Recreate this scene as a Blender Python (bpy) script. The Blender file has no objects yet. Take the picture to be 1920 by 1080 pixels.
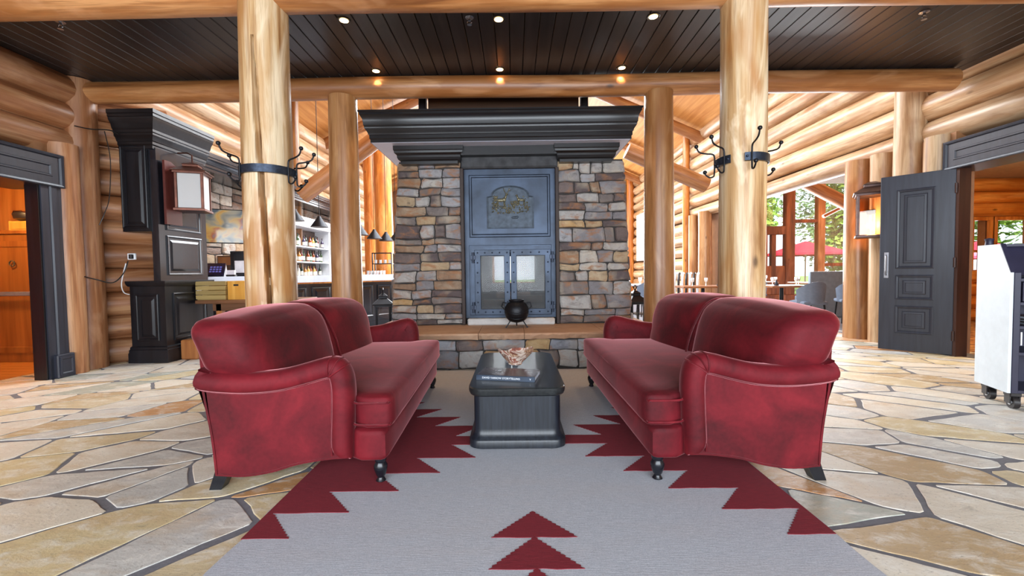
import bpy, bmesh, math, random
from mathutils import Vector, Matrix, Quaternion, noise as mnoise

# ------------------------------------------------------------------ camera, world, lights, exposure
SC = bpy.context.scene
COL = SC.collection
FPX = 800.0
CAM = Vector((0, 0, 1.1))
YAW, PITCH, ROLL = math.radians(-0.36), math.radians(-2.1), math.radians(-0.75)
_f = Vector((math.sin(YAW)*math.cos(PITCH), math.cos(YAW)*math.cos(PITCH), math.sin(PITCH)))
_r = Vector((math.cos(YAW), -math.sin(YAW), 0)); _u = _r.cross(_f)
_c, _s = math.cos(ROLL), math.sin(ROLL)
CR, CU = _c*_r+_s*_u, -_s*_r+_c*_u
cd = bpy.data.cameras.new('camera'); cam = bpy.data.objects.new('camera', cd); COL.objects.link(cam)
cd.sensor_width = 36; cd.lens = FPX/1920*36; cd.clip_start = .05; cd.clip_end = 300
m3 = Matrix((CR, CU, -_f)).transposed(); cam.matrix_world = Matrix.Translation(CAM) @ m3.to_4x4()
SC.camera = cam
SC.view_settings.view_transform = 'Standard'; SC.view_settings.look = 'None'
SC.view_settings.gamma = 1; SC.view_settings.use_curve_mapping = False
SC.view_settings.exposure = 0.55
w = bpy.data.worlds.new('sky'); SC.world = w; w.use_nodes = True
w.node_tree.nodes['Background'].inputs[0].default_value = (.80, .90, 1, 1)
w.node_tree.nodes['Background'].inputs[1].default_value = 1.6
def area(name, loc, rot, sx, sy, power, col=(1, 1, 1)):
    l = bpy.data.lights.new(name, 'AREA'); l.shape = 'RECTANGLE'; l.size = sx; l.size_y = sy; l.energy = power; l.color = col
    o = bpy.data.objects.new(name, l); COL.objects.link(o); o.location = loc; o.rotation_euler = [math.radians(a) for a in rot]; return o
def point(name, loc, power, col=(1, .6, .3), r=.05):
    l = bpy.data.lights.new(name, 'POINT'); l.energy = power; l.color = col; l.shadow_soft_size = r
    o = bpy.data.objects.new(name, l); COL.objects.link(o); o.location = loc; return o
area('fill_entrance_side', (0, -3.3, 1.75), (90, 0, 0), 9.4, 2.6, 560, (.84, .92, 1))       # added fill from an unseen, assumed glazed entrance behind the viewer, faces +Y
area('fill_hall_ridge', (0, 11.5, 6.2), (0, 0, 0), 4, 11, 1700, (.90, .95, 1))               # added hall fill, under a made-up skylight gap in the ridge
area('daylight_dining_windows', (10.4, 12.9, 2.0), (-90, 0, 0), 8, 3, 900, (.90, .95, 1))            # dining room glass wall, faces -Y
area('daylight_hall_end_window', (0, 20.4, 2.6), (-90, 0, 0), 6, 4, 700, (.90, .95, 1))
l_ = bpy.data.lights.new('sun', 'SUN'); l_.energy = 3.5; l_.angle = math.radians(1); l_.color = (1, .96, .88)
sun = bpy.data.objects.new('sun', l_); COL.objects.link(sun); sun.rotation_euler = (math.radians(38), 0, math.radians(-14))   # high sun behind the viewer, on the terrace trees
point('lamp_cloakroom', (-6.2, 4.6, 2.4), 75, (1, .62, .25), .15)
point('lamp_side_room', (7.6, 5.2, 2.35), 170, (1, .70, .38), .15)

def ray(x, y): return CR*((x-960)/FPX)+CU*((540-y)/FPX)+_f
def atz(x, y, z=0.0): d = ray(x, y); return CAM+d*((z-CAM.z)/d.z)
def aty(x, y, Y): d = ray(x, y); return CAM+d*(Y/d.y)
def atx(x, y, X): d = ray(x, y); return CAM+d*(X/d.x)

# ------------------------------------------------------------------ helpers
def V(*a): return Vector(a)
class MB:
    def __init__(s): s.v = []; s.f = []; s.mi = []
    def add(s, vs, fs, mi=0):
        o = len(s.v); s.v += [tuple(v) for v in vs]; s.f += [tuple(i+o for i in f) for f in fs]; s.mi += [mi]*len(fs); return s
    def box(s, x0, x1, y0, y1, z0, z1, b=0, mi=0):
        if b <= 0:
            vs = [(x, y, z) for z in (z0, z1) for y in (y0, y1) for x in (x0, x1)]
            return s.add(vs, [(0, 2, 3, 1), (4, 5, 7, 6), (0, 1, 5, 4), (2, 6, 7, 3), (0, 4, 6, 2), (1, 3, 7, 5)], mi)
        return s.add(*chamfer(x0, x1, y0, y1, z0, z1, b), mi)
    def obox(s, c, ax, ay, az, hx, hy, hz, b=0, mi=0):      # oriented box: centre, unit axes, half sizes
        vs, fs = chamfer(-hx, hx, -hy, hy, -hz, hz, b) if b > 0 else MB().box(-hx, hx, -hy, hy, -hz, hz).vf()
        return s.add([Vector(c)+Vector(ax)*p[0]+Vector(ay)*p[1]+Vector(az)*p[2] for p in vs], fs, mi)
    def vf(s): return s.v, s.f
    def tube(s, pts, r, n=8, cap=True, mi=0):
        pts = [Vector(p) for p in pts]; rs = r if isinstance(r, (list, tuple)) else [r]*len(pts)
        rings = []; up = None
        for i, p in enumerate(pts):
            t = (pts[min(i+1, len(pts)-1)]-pts[max(i-1, 0)]).normalized()
            if up is None: up = t.orthogonal().normalized()
            up = (up-t*up.dot(t)); up = up.normalized() if up.length > 1e-6 else t.orthogonal().normalized()
            bt = t.cross(up)
            rings.append([p+(up*math.cos(2*math.pi*k/n)+bt*math.sin(2*math.pi*k/n))*rs[i] for k in range(n)])
        return s.loft(rings, cap, mi)
    def loft(s, rings, cap=True, mi=0, closed=True):
        n = len(rings[0]); vs = [p for r in rings for p in r]; fs = []
        for i in range(len(rings)-1):
            for k in range(n if closed else n-1):
                a, b2 = i*n+k, i*n+(k+1) % n
                fs.append((a, b2, b2+n, a+n))
        if cap:
            fs.append(tuple(range(n-1, -1, -1))); o = (len(rings)-1)*n; fs.append(tuple(o+k for k in range(n)))
        return s.add(vs, fs, mi)
    def lathe(s, prof, n=20, c=(0, 0, 0), cap=True, mi=0):
        return s.loft([[(c[0]+r*math.cos(2*math.pi*k/n), c[1]+r*math.sin(2*math.pi*k/n), c[2]+z) for k in range(n)] for r, z in prof], cap, mi)
    def rects(s, c, u, v, w, h, rings, mi=0, capfirst=False, caplast=True):
        # stacked rectangles on the plane (c,u,v); rings = [(inset, height along u x v), ...]
        c, u, v = Vector(c), Vector(u), Vector(v); n = u.cross(v); R = []
        for i, z in rings:
            a, b2 = w/2-i, h/2-i
            R.append([c+u*(sx*a)+v*(sy*b2)+n*z for sx, sy in ((-1, -1), (1, -1), (1, 1), (-1, 1))])
        s.loft(R, False, mi); o = len(s.v)
        if caplast: s.add(R[-1], [(0, 1, 2, 3)], mi)
        if capfirst: s.add(R[0], [(3, 2, 1, 0)], mi)
        return s
    def sweep(s, path, prof, mi=0, cap=True, closed=False):
        # profile (out, z) along an XY path with mitres; out is to the right of travel
        P = [Vector((p[0], p[1])) for p in path]; n = len(P); rings = []
        for i in range(n):
            d0 = (P[i]-P[i-1]).normalized() if (i > 0 or closed) else None
            d1 = (P[(i+1) % n]-P[i]).normalized() if (i < n-1 or closed) else None
            if d0 is None: d0 = d1
            if d1 is None: d1 = d0
            n0, n1 = Vector((d0.y, -d0.x)), Vector((d1.y, -d1.x))
            m = (n0+n1).normalized(); k = 1/max(.3, m.dot(n0))
            rings.append([(P[i].x+m.x*k*o, P[i].y+m.y*k*o, z) for o, z in prof])
        if closed: rings.append(rings[0])
        return s.loft(rings, cap and not closed, mi)
    def prism(s, poly, origin, u, v, depth, mi=0):          # polygon in plane (origin,u,v) extruded along u x v
        o, u, v = Vector(origin), Vector(u), Vector(v); n = u.cross(v)
        a = [o+u*p[0]+v*p[1] for p in poly]; b2 = [p+n*depth for p in a]
        k = len(a); return s.add(a+b2, [tuple(range(k-1, -1, -1)), tuple(range(k, 2*k))]+[(i, (i+1) % k, k+(i+1) % k, k+i) for i in range(k)], mi)
    def mesh(s, name, mats, smooth=None):
        me = bpy.data.meshes.new(name); me.from_pydata(s.v, [], s.f)
        for m in (mats if isinstance(mats, (list, tuple)) else [mats]): me.materials.append(m)
        if any(s.mi): me.polygons.foreach_set('material_index', s.mi)
        if smooth is not None:
            me.shade_smooth()
            if smooth < 179: me.set_sharp_from_angle(angle=math.radians(smooth))
        me.update(); return me
    def obj(s, name, mats, parent=None, smooth=None, loc=None, fix=True):
        me = s.mesh(name, mats, smooth)
        if fix:
            bm = bmesh.new(); bm.from_mesh(me); bmesh.ops.recalc_face_normals(bm, faces=bm.faces); bm.to_mesh(me); bm.free()
        return link(name, me, parent, loc)
def link(name, me, parent=None, loc=None):
    o = bpy.data.objects.new(name, me); COL.objects.link(o)
    if parent is not None: o.parent = parent
    if loc is not None: o.location = loc
    return o
def chamfer(x0, x1, y0, y1, z0, z1, b):
    C = ((x0+x1)/2, (y0+y1)/2, (z0+z1)/2); h = ((x1-x0)/2, (y1-y0)/2, (z1-z0)/2); b = min(b, min(h)*.9)
    vs = []; idx = {}
    for sx in (-1, 1):
        for sy in (-1, 1):
            for sz in (-1, 1):
                for a in range(3):
                    sg = (sx, sy, sz); p = [C[i]+sg[i]*(h[i]-(0 if i == a else b)) for i in range(3)]
                    idx[(sx, sy, sz, a)] = len(vs); vs.append(tuple(p))
    fs = []; S = (-1, 1)
    for a in range(3):
        o = [i for i in range(3) if i != a]
        for sg in S:
            q = []
            for s1, s2 in ((-1, -1), (1, -1), (1, 1), (-1, 1)):
                k = [0, 0, 0]; k[a] = sg; k[o[0]] = s1; k[o[1]] = s2; q.append(idx[(*k, a)])
            fs.append(tuple(q))
    for a in range(3):
        b1, b2 = [i for i in range(3) if i != a]
        for s1 in S:
            for s2 in S:
                k0 = [0, 0, 0]; k0[b1] = s1; k0[b2] = s2; k1 = list(k0); k0[a] = -1; k1[a] = 1
                fs.append((idx[(*k0, b1)], idx[(*k1, b1)], idx[(*k1, b2)], idx[(*k0, b2)]))
    for sx in S:
        for sy in S:
            for sz in S: fs.append(tuple(idx[(sx, sy, sz, a)] for a in range(3)))
    return vs, fs
def softbox(half, r, bulge=(0, 0, 0), n=10, fn=None):
    # rounded, slightly inflated box as (verts, faces); fn reshapes each vertex
    vs, fs, key = [], [], {}
    hx, hy, hz = half
    def vert(p):
        k = tuple(round(c, 5) for c in p)
        if k in key: return key[k]
        q = Vector((p[0]*hx, p[1]*hy, p[2]*hz)); rr = r
        inn = Vector((max(-hx+rr, min(hx-rr, q.x)), max(-hy+rr, min(hy-rr, q.y)), max(-hz+rr, min(hz-rr, q.z))))
        d = q-inn
        if d.length > 1e-9: q = inn+d.normalized()*rr
        bx, by, bz = [(1-min(1, abs(c))**2) for c in p]
        q.x += math.copysign(bulge[0]*by*bz, p[0])*(abs(p[0])); q.y += math.copysign(bulge[1]*bx*bz, p[1])*abs(p[1]); q.z += math.copysign(bulge[2]*bx*by, p[2])*abs(p[2])
        if fn: q = fn(q)
        key[k] = len(vs); vs.append(tuple(q)); return key[k]
    def tt(i):   # denser near the rim
        t = -1+2*i/n; return math.copysign(1-(1-abs(t))**1.25, t)
    for a in range(3):
        for sg in (-1, 1):
            o = [i for i in range(3) if i != a]
            for i in range(n):
                for j in range(n):
                    q = []
                    for di, dj in ((0, 0), (1, 0), (1, 1), (0, 1)):
                        p = [0, 0, 0]; p[a] = sg; p[o[0]] = tt(i+di); p[o[1]] = tt(j+dj); q.append(vert(p))
                    fs.append(tuple(q if (sg > 0) == (a != 1) else q[::-1]))
    return vs, fs
def tag(o, label, cat, group=None, kind=None):
    o['label'] = label; o['category'] = cat
    if group: o['group'] = group
    if kind: o['kind'] = kind
    return o
def thing(name, label, cat, loc=(0, 0, 0), rz=0, group=None):
    o = bpy.data.objects.new(name, None); COL.objects.link(o); o.empty_display_size = .1
    o.location = loc; o.rotation_euler = (0, 0, rz); return tag(o, label, cat, group)
def struct(o): o['kind'] = 'structure'; return o
def empty_struct(name):
    o = bpy.data.objects.new(name, None); COL.objects.link(o); o['kind'] = 'structure'; return o
def copy_tree(o, parent=None):
    c = o.copy(); COL.objects.link(c); c.parent = parent
    for ch in list(o.children): copy_tree(ch, c)
    return c
def rrect(hx, hy, r, z, n=5, cx=0, cy=0):
    pts = []
    for (sx, sy, a0) in ((1, 1, 0), (-1, 1, 90), (-1, -1, 180), (1, -1, 270)):
        for k in range(n+1):
            a = math.radians(a0+90*k/n); pts.append((cx+sx*(hx-r)+r*math.cos(a), cy+sy*(hy-r)+r*math.sin(a), z))
    return pts
def log(name, p0, p1, r0, mat, parent=None, r1=None, seg=16, rings=9, seed=0, crack=None, knots=0, taper=False):
    p0, p1 = Vector(p0), Vector(p1); L = (p1-p0).length; r1 = r0 if r1 is None else r1
    rnd = random.Random(seed); ph = rnd.random()*50
    ang = [2*math.pi*k/seg for k in range(seg)]
    if crack: ang = sorted(set([round(a, 4) for a in ang]))
    R = []
    for i in range(rings+1):
        t = i/rings; z = L*t; ring = []
        for a in ang:
            rr = r0+(r1-r0)*t
            n1 = mnoise.noise(Vector((math.cos(a)*.8+ph, math.sin(a)*.8, z*.9))); rr *= 1+.035*n1
            ca, cd_ = a, 0
            if crack:
                a0, wob, wd, dp, z0, z1 = crack
                ac = a0-.17*z+wob*mnoise.noise(Vector((z*.8, ph, 0))); d = abs((a-ac+math.pi) % (2*math.pi)-math.pi)
                wz = wd*max(0, min(1, (z-z0)*2))*max(0, min(1, (z1-z)*2))
                if wz > 0 and d < wz: rr -= dp*(1-d/wz)
            off = Vector((mnoise.noise(Vector((z*.35, ph, 3)))*.02, mnoise.noise(Vector((z*.35, ph, 9)))*.02, 0))
            ring.append((rr*math.cos(a)+off.x, rr*math.sin(a)+off.y, z))
        R.append(ring)
    mb = MB(); mb.loft(R)
    o = mb.obj(name, mat, parent, 50)
    o.location = p0
    if abs((p1-p0).normalized().z) < .999: o.rotation_mode = 'QUATERNION'; o.rotation_quaternion = (p1-p0).to_track_quat('Z', 'Y')
    return o

# ------------------------------------------------------------------ materials
def srgb(r, g, b):
    f = lambda c: (c/255/12.92 if c/255 <= .04045 else ((c/255+.055)/1.055)**2.4)
    return (f(r), f(g), f(b), 1)
class Mat:
    def __init__(s, name, col=(.5, .5, .5, 1), rough=.5, metal=0, **kw):
        s.m = bpy.data.materials.new(name); s.m.use_nodes = True; s.t = s.m.node_tree; s.b = s.t.nodes['Principled BSDF']
        s.b.inputs['Base Color'].default_value = col; s.b.inputs['Roughness'].default_value = rough; s.b.inputs['Metallic'].default_value = metal
        for k, v in kw.items(): s.b.inputs[k.replace('_', ' ')].default_value = v
        s.tc = None
    def n(s, typ, **ins):
        nd = s.t.nodes.new(typ)
        for k, v in ins.items():
            if k.startswith('p_'): setattr(nd, k[2:], v); continue
            i = nd.inputs[int(k[1:])] if k[0] == 'i' and k[1:].isdigit() else nd.inputs[k.replace('_', ' ')]
            if hasattr(v, 'is_linked') or isinstance(v, bpy.types.NodeSocket): s.t.links.new(v, i)
            else: i.default_value = v
        return nd
    def coord(s, scale=(1, 1, 1), rnd=True, rot=(0, 0, 0)):
        tc = s.n('ShaderNodeTexCoord'); v = tc.outputs['Object']
        if rnd:
            oi = s.n('ShaderNodeObjectInfo'); mu = s.n('ShaderNodeMath', p_operation='MULTIPLY', i0=oi.outputs['Random'], i1=37.0)
            v = s.n('ShaderNodeVectorMath', p_operation='ADD', i0=v, i1=mu.outputs[0]).outputs[0]
        return s.n('ShaderNodeMapping', Vector=v, Scale=scale, Rotation=rot).outputs[0]
    def rand(s): return s.n('ShaderNodeObjectInfo').outputs['Random']
    def noise(s, vec, scale, detail=4, rough=.55, dist=0): return s.n('ShaderNodeTexNoise', Vector=vec, Scale=scale, Detail=detail, Roughness=rough, Distortion=dist).outputs['Fac']
    def ramp(s, fac, stops, interp='LINEAR'):
        r = s.n('ShaderNodeValToRGB', Fac=fac); e = r.color_ramp; e.interpolation = interp
        while len(e.elements) < len(stops): e.elements.new(.5)
        for el, (p, c) in zip(e.elements, stops): el.position = p; el.color = c if hasattr(c, '__len__') else (c, c, c, 1)
        return r.outputs['Color']
    def mix(s, fac, a, b, typ='MIX'):
        nd = s.n('ShaderNodeMix', p_data_type='RGBA', p_blend_type=typ)
        for k, v in ((0, fac), (6, a), (7, b)):
            if isinstance(v, bpy.types.NodeSocket): s.t.links.new(v, nd.inputs[k])
            else: nd.inputs[k].default_value = v
        return nd.outputs[2]
    def set(s, k, v):
        if isinstance(v, bpy.types.NodeSocket): s.t.links.new(v, s.b.inputs[k])
        else: s.b.inputs[k].default_value = v
    def bump(s, h, strength=.3, dist=.01):
        b = s.n('ShaderNodeBump', Height=h, Strength=strength, Distance=dist); s.t.links.new(b.outputs[0], s.b.inputs['Normal'])
def wood_log(name, dark, mid, light, rough=.42, patch=None, axis=2, pale=.35):
    m = Mat(name, rough=rough, Coat_Weight=.12, Coat_Roughness=.25)
    st = [1, 1, 1]; st[axis] = .07
    v = m.coord(tuple(st)); g = m.noise(v, 9, 6, .6, .5)
    c = m.ramp(g, [(.32, dark), (.47, mid), (.64, light)])
    fine = m.noise(m.coord(tuple([3, 3, 3][:axis]+[.12]+[3, 3, 3][axis+1:])), 14, 3, .6, .8); c = m.mix(m.ramp(fine, [(.5, 0), (.68, .5)]), c, dark)
    st2 = [1, 1, 1]; st2[axis] = .35
    v2 = m.coord(tuple(st2)); p = m.noise(v2, 2.2, 3, .5, 1.0)
    c = m.mix(m.ramp(p, [(.48, 0), (.62, .7)]), c, patch or dark)
    st4 = [1, 1, 1]; st4[axis] = .22; p2 = m.noise(m.coord(tuple(st4)), 3.1, 4, .55, 1.6); c = m.mix(m.ramp(p2, [(.55, 0), (.66, pale)]), c, tuple(min(1, x*1.15+.06) for x in light[:3])+(1,))
    st3 = [1, 1, 1]; st3[axis] = .45
    vo = m.n('ShaderNodeTexVoronoi', Vector=m.coord(tuple(st3)), Scale=3.0).outputs['Distance']
    c = m.mix(m.ramp(vo, [(.03, .8), (.085, 0)]), c, tuple(x*.25 for x in dark[:3])+(1,))
    var = m.ramp(m.rand(), [(0, .82), (1, 1.12)])
    c = m.mix(1.0, c, var, 'MULTIPLY'); m.set('Base Color', c); m.bump(g, .25, .01); return m.m
def stone_mat(name, stops, scale=7, spot=.35, bump=.6, rough=.8, dist=.02, streak=(1, 1, 1)):
    m = Mat(name, rough=rough); c = m.ramp(m.rand(), stops, 'CONSTANT')
    v = m.coord(streak); n1 = m.noise(v, scale, 8, .65, .4); n2 = m.noise(v, scale*.35, 3, .5, .6)
    c = m.mix(m.ramp(n1, [(.3, 0), (.75, spot)]), c, m.mix(1, c, (.45, .42, .40, 1), 'MULTIPLY'))
    c = m.mix(m.ramp(n2, [(.5, 0), (.8, spot)]), c, srgb(205, 190, 165)); n3 = m.noise(m.coord((1, 1, 2)), scale*.6, 5, .6, .5); c = m.mix(m.ramp(n3, [(.52, 0), (.66, spot*1.3)]), c, srgb(150, 104, 70)); c = m.mix(m.ramp(n3, [(.30, spot), (.42, 0)]), c, srgb(70, 62, 62)); m.set('Base Color', c); m.bump(n1, bump, dist); return m.m
def plain(name, col, rough=.5, metal=0, var=.12, scale=14, bump=0, **kw):
    m = Mat(name, col, rough, metal, **kw); n = m.noise(m.coord(), scale, 4)
    d = tuple(c*(1-var) for c in col[:3])+(1,); l = tuple(min(1, c*(1+var)) for c in col[:3])+(1,)
    m.set('Base Color', m.ramp(n, [(.3, d), (.7, l)]))
    if bump: m.bump(n, bump, .005)
    return m.m
def glow(name, col, strength):
    m = Mat(name, col, .5); m.b.inputs['Emission Color'].default_value = col; m.b.inputs['Emission Strength'].default_value = strength; return m.m
def grained(name, dark, light, rough=.45, axis=0, fine=18, **kw):
    m = Mat(name, rough=rough, **kw); st = [1, 1, 1]; st[axis] = .06
    g = m.noise(m.coord(tuple(st)), fine, 5, .6, .3); c = m.ramp(g, [(.3, dark), (.7, light)])
    c = m.mix(1.0, c, m.ramp(m.rand(), [(0, .85), (1, 1.12)]), 'MULTIPLY'); m.set('Base Color', c); m.bump(g, .15, .004); return m.m
def glass(name, col=(1, 1, 1, 1), rough=0, mixf=.05):
    m = bpy.data.materials.new(name); m.use_nodes = True; t = m.node_tree; t.nodes.remove(t.nodes['Principled BSDF'])
    out = t.nodes['Material Output']; tr = t.nodes.new('ShaderNodeBsdfTransparent'); tr.inputs[0].default_value = col
    gl = t.nodes.new('ShaderNodeBsdfGlossy'); gl.inputs['Roughness'].default_value = rough
    mx = t.nodes.new('ShaderNodeMixShader'); mx.inputs[0].default_value = mixf
    t.links.new(tr.outputs[0], mx.inputs[1]); t.links.new(gl.outputs[0], mx.inputs[2]); t.links.new(mx.outputs[0], out.inputs[0]); return m

W_POST = wood_log('pale_peeled_pine', srgb(138, 92, 52), srgb(192, 152, 104), srgb(220, 198, 164), .45, srgb(170, 112, 56), pale=.75)
W_POST2 = wood_log('amber_pine', srgb(126, 80, 44), srgb(170, 118, 70), srgb(196, 150, 104), .35, srgb(148, 94, 50))
W_BEAM = wood_log('honey_beam_pine', srgb(120, 72, 38), srgb(166, 108, 60), srgb(192, 138, 88), .4, srgb(146, 90, 46))
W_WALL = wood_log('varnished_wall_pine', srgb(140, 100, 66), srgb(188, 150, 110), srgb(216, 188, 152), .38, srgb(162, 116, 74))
W_LEFT = wood_log('russet_wall_pine', srgb(112, 66, 38), srgb(160, 106, 68), srgb(188, 142, 102), .42, srgb(136, 84, 48))
W_ORANGE = wood_log('orange_lit_pine', srgb(150, 78, 24), srgb(206, 122, 44), srgb(228, 158, 80), .4, srgb(178, 98, 34))  # warm glow on the lit logs is put into the pine colour
CEIL = grained('dark_ceiling_board', srgb(38, 32, 32), srgb(60, 53, 52), .34, 1, 14)
BLACK = grained('black_painted_wood', srgb(14, 14, 18), srgb(27, 28, 34), .32, 2, 20)
BLACKH = grained('black_painted_moulding', srgb(15, 14, 16), srgb(29, 27, 29), .28, 0, 20)
DOORBLK = grained('charcoal_door_paint', srgb(34, 36, 46), srgb(48, 51, 63), .38, 2, 24)
IRON = plain('wrought_iron', srgb(30, 30, 34), .42, .6, .3, 60, .3)
STRAP = plain('blued_iron_strap', srgb(52, 60, 74), .4, .7, .3, 40, .2)
STEEL = plain('blued_steel', srgb(50, 60, 76), .42, .5, .45, 3.2)
STEELD = plain('dark_edge_steel', srgb(52, 60, 76), .45, .5, .2, 6)
BRONZE = plain('worn_bronze', srgb(112, 106, 84), .45, .6, .35, 60)
GLASS = glass('clear_glass')
MESHG = Mat('fire_screen_mesh', srgb(30, 30, 32), .5)
def _mesh_screen():
    m = MESHG; v = m.coord((75, 75, 75), False, (0, math.radians(45), 0)); sp = m.n('ShaderNodeSeparateXYZ', Vector=v); g = []
    for k in (0, 2):
        fr = m.n('ShaderNodeMath', p_operation='FRACT', i0=sp.outputs[k]); g.append(m.n('ShaderNodeMath', p_operation='LESS_THAN', i0=fr.outputs[0], i1=.5).outputs[0])
    m.set('Alpha', m.n('ShaderNodeMath', p_operation='MAXIMUM', i0=g[0], i1=g[1]).outputs[0]); return m.m
MESHG = _mesh_screen()
MORTAR = plain('grey_mortar', srgb(58, 54, 52), .95, 0, .15, 30, .5)
GROUT = plain('grey_floor_grout', srgb(112, 111, 116), .9, 0, .12, 30, .5)
WALLST = stone_mat('fireplace_rubble', [(0, srgb(136, 133, 136)), (.16, srgb(116, 102, 98)), (.28, srgb(178, 154, 122)), (.38, srgb(160, 158, 160)), (.52, srgb(98, 86, 86)), (.63, srgb(146, 120, 98)), (.72, srgb(176, 172, 168)), (.86, srgb(126, 116, 112)), (.95, srgb(186, 150, 102))], 9, .6, 1.0, .85, .03)
HEARTHST = stone_mat('hearth_rubble', [(0, srgb(164, 168, 176)), (.3, srgb(134, 136, 144)), (.55, srgb(176, 174, 172)), (.75, srgb(112, 100, 98)), (.9, srgb(176, 146, 104))], 9, .45, .9, .85, .03)
SLAB = stone_mat('sandstone_slab', [(0, srgb(176, 138, 110)), (.5, srgb(182, 144, 116))], 6, .3, .5, .7)
def flag_mat(name, stops):
    m = Mat(name, rough=.5); c = m.ramp(m.rand(), stops, 'CONSTANT'); v = m.coord((1, 1.9, 1), True, (0, 0, .5))
    n1 = m.noise(v, 2.6, 5, .6, .5); n2 = m.noise(v, 6.5, 8, .7, .35); n3 = m.noise(v, 60, 3, .6)
    c = m.mix(m.ramp(n1, [(.5, 0), (.72, .6)]), c, srgb(202, 172, 132)); c = m.mix(m.ramp(n2, [(.48, 0), (.68, .75)]), c, srgb(236, 232, 222)); c = m.mix(m.ramp(n2, [(.28, .5), (.42, 0)]), c, srgb(146, 134, 120))
    c = m.mix(m.ramp(n3, [(.30, .45), (.40, 0)]), c, srgb(112, 100, 88)); m.set('Base Color', c); m.set('Roughness', m.ramp(n2, [(.3, .38), (.7, .6)])); m.bump(n2, .35, .012); return m.m
FLAG = flag_mat('flagstone', [(0, srgb(214, 205, 190)), (.18, srgb(204, 186, 150)), (.33, srgb(196, 194, 188)), (.47, srgb(222, 212, 194)), (.6, srgb(208, 190, 148)), (.7, srgb(186, 160, 122)), (.78, srgb(204, 200, 192)), (.88, srgb(190, 140, 92)), (.94, srgb(168, 172, 160))])
# ================================================================== structure
rng = random.Random(7)
# ---- floor: grout bed and single flagstones
mb = MB(); mb.box(-5.6, 5.75, -3.6, 20.6, -.12, -.0035); mb.add([(5.75, 6.3, -.0035), (8.4, 8.9, -.0035), (12.4, 13.1, -.0035), (5.75, 13.1, -.0035)], [(0, 1, 2, 3)])
floor = struct(mb.obj('floor', GROUT))
def clip(poly, n, d):                     # keep p.n <= d
    out = []
    for i, p in enumerate(poly):
        q = poly[(i+1) % len(poly)]; a, b = p[0]*n[0]+p[1]*n[1]-d, q[0]*n[0]+q[1]*n[1]-d
        if a <= 0: out.append(p)
        if a*b < 0: t = a/(a-b); out.append((p[0]+(q[0]-p[0])*t, p[1]+(q[1]-p[1])*t))
    return out
KS, SH = 1.5, .42
def to_xy(u, v):
    x = u*KS; y = v-SH*math.sqrt(x*x+.25)
    return (x+.06*mnoise.noise(Vector((x*2.3, y*2.6, 1.5))), y+.05*mnoise.noise(Vector((x*2.1, y*2.9, 7.5))))
def flagstones():
    du, dv = .345, .27; sites = []
    for j in range(-8, 46):
        for i in range(-12, 13):
            if rng.random() < .17: continue
            u = (i+.5*(j % 2))*du+rng.uniform(-.155, .155); v = j*dv+rng.uniform(-.145, .145); sites.append((u, v))
    cells = []
    for s in sites:
        x, y = to_xy(*s)
        if not (-5.5 < x < 5.6 and -.3 < y < 8.6): continue
        nb = sorted((q for q in sites if q != s and abs(q[0]-s[0]) < 1.4 and abs(q[1]-s[1]) < 1.4), key=lambda q: (q[0]-s[0])**2+(q[1]-s[1])**2)[:22]
        poly = [(s[0]-1, s[1]-1), (s[0]+1, s[1]-1), (s[0]+1, s[1]+1), (s[0]-1, s[1]+1)]
        for q in nb:
            n = (q[0]-s[0], q[1]-s[1]); L = math.hypot(*n); n = (n[0]/L, n[1]/L)
            g = .5*(.009*abs(n[0])+.024*abs(n[1]))*(.35+1.6*rng.random()**2)+.002
            poly = clip(poly, n, n[0]*(s[0]+q[0])/2+n[1]*(s[1]+q[1])/2-g)
            if len(poly) < 3: break
        if len(poly) >= 3: cells.append([to_xy(*p) for p in poly])
    return cells
def inside_skip(c):
    x = sum(p[0] for p in c)/len(c); y = sum(p[1] for p in c)/len(c)
    xs = [p[0] for p in c]; ys = [p[1] for p in c]
    if min(xs) > -1.12 and max(xs) < 1.28 and min(ys) > .75 and max(ys) < 4.75: return True
    if abs(x) < 1.6 and y > 4.9: return True
    if x < -3.3 and y > 6.3: return True
    return False
def stone_poly(c, rnd):
    pts = []
    k = len(c)
    for i in range(k):                    # cut corners a little, break long edges
        p, q = Vector(c[i]), Vector(c[(i+1) % k]); L = (q-p).length
        if L < .02: continue
        e = min(.018, L*.2); d = (q-p)/L; nrm = Vector((-d.y, d.x))
        pts.append(p+d*e)
        m = max(0, int(L/.10))
        for j in range(1, m+1): pts.append(p+d*(e+(L-2*e)*j/(m+1))+nrm*rnd.uniform(-.005, .006))
        pts.append(q-d*e)
    return pts
cells = [c for c in flagstones() if not inside_skip(c)]
def vis_size(c):
    x = sum(p[0] for p in c)/len(c); y = sum(p[1] for p in c)/len(c)
    A = abs(sum(c[i][0]*c[(i+1) % len(c)][1]-c[(i+1) % len(c)][0]*c[i][1] for i in range(len(c))))/2
    if y < 1.0 or abs(x) > 1.25*y+.25: return 0
    return A/y**3
cells.sort(key=vis_size, reverse=True)
rest = MB()
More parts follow.
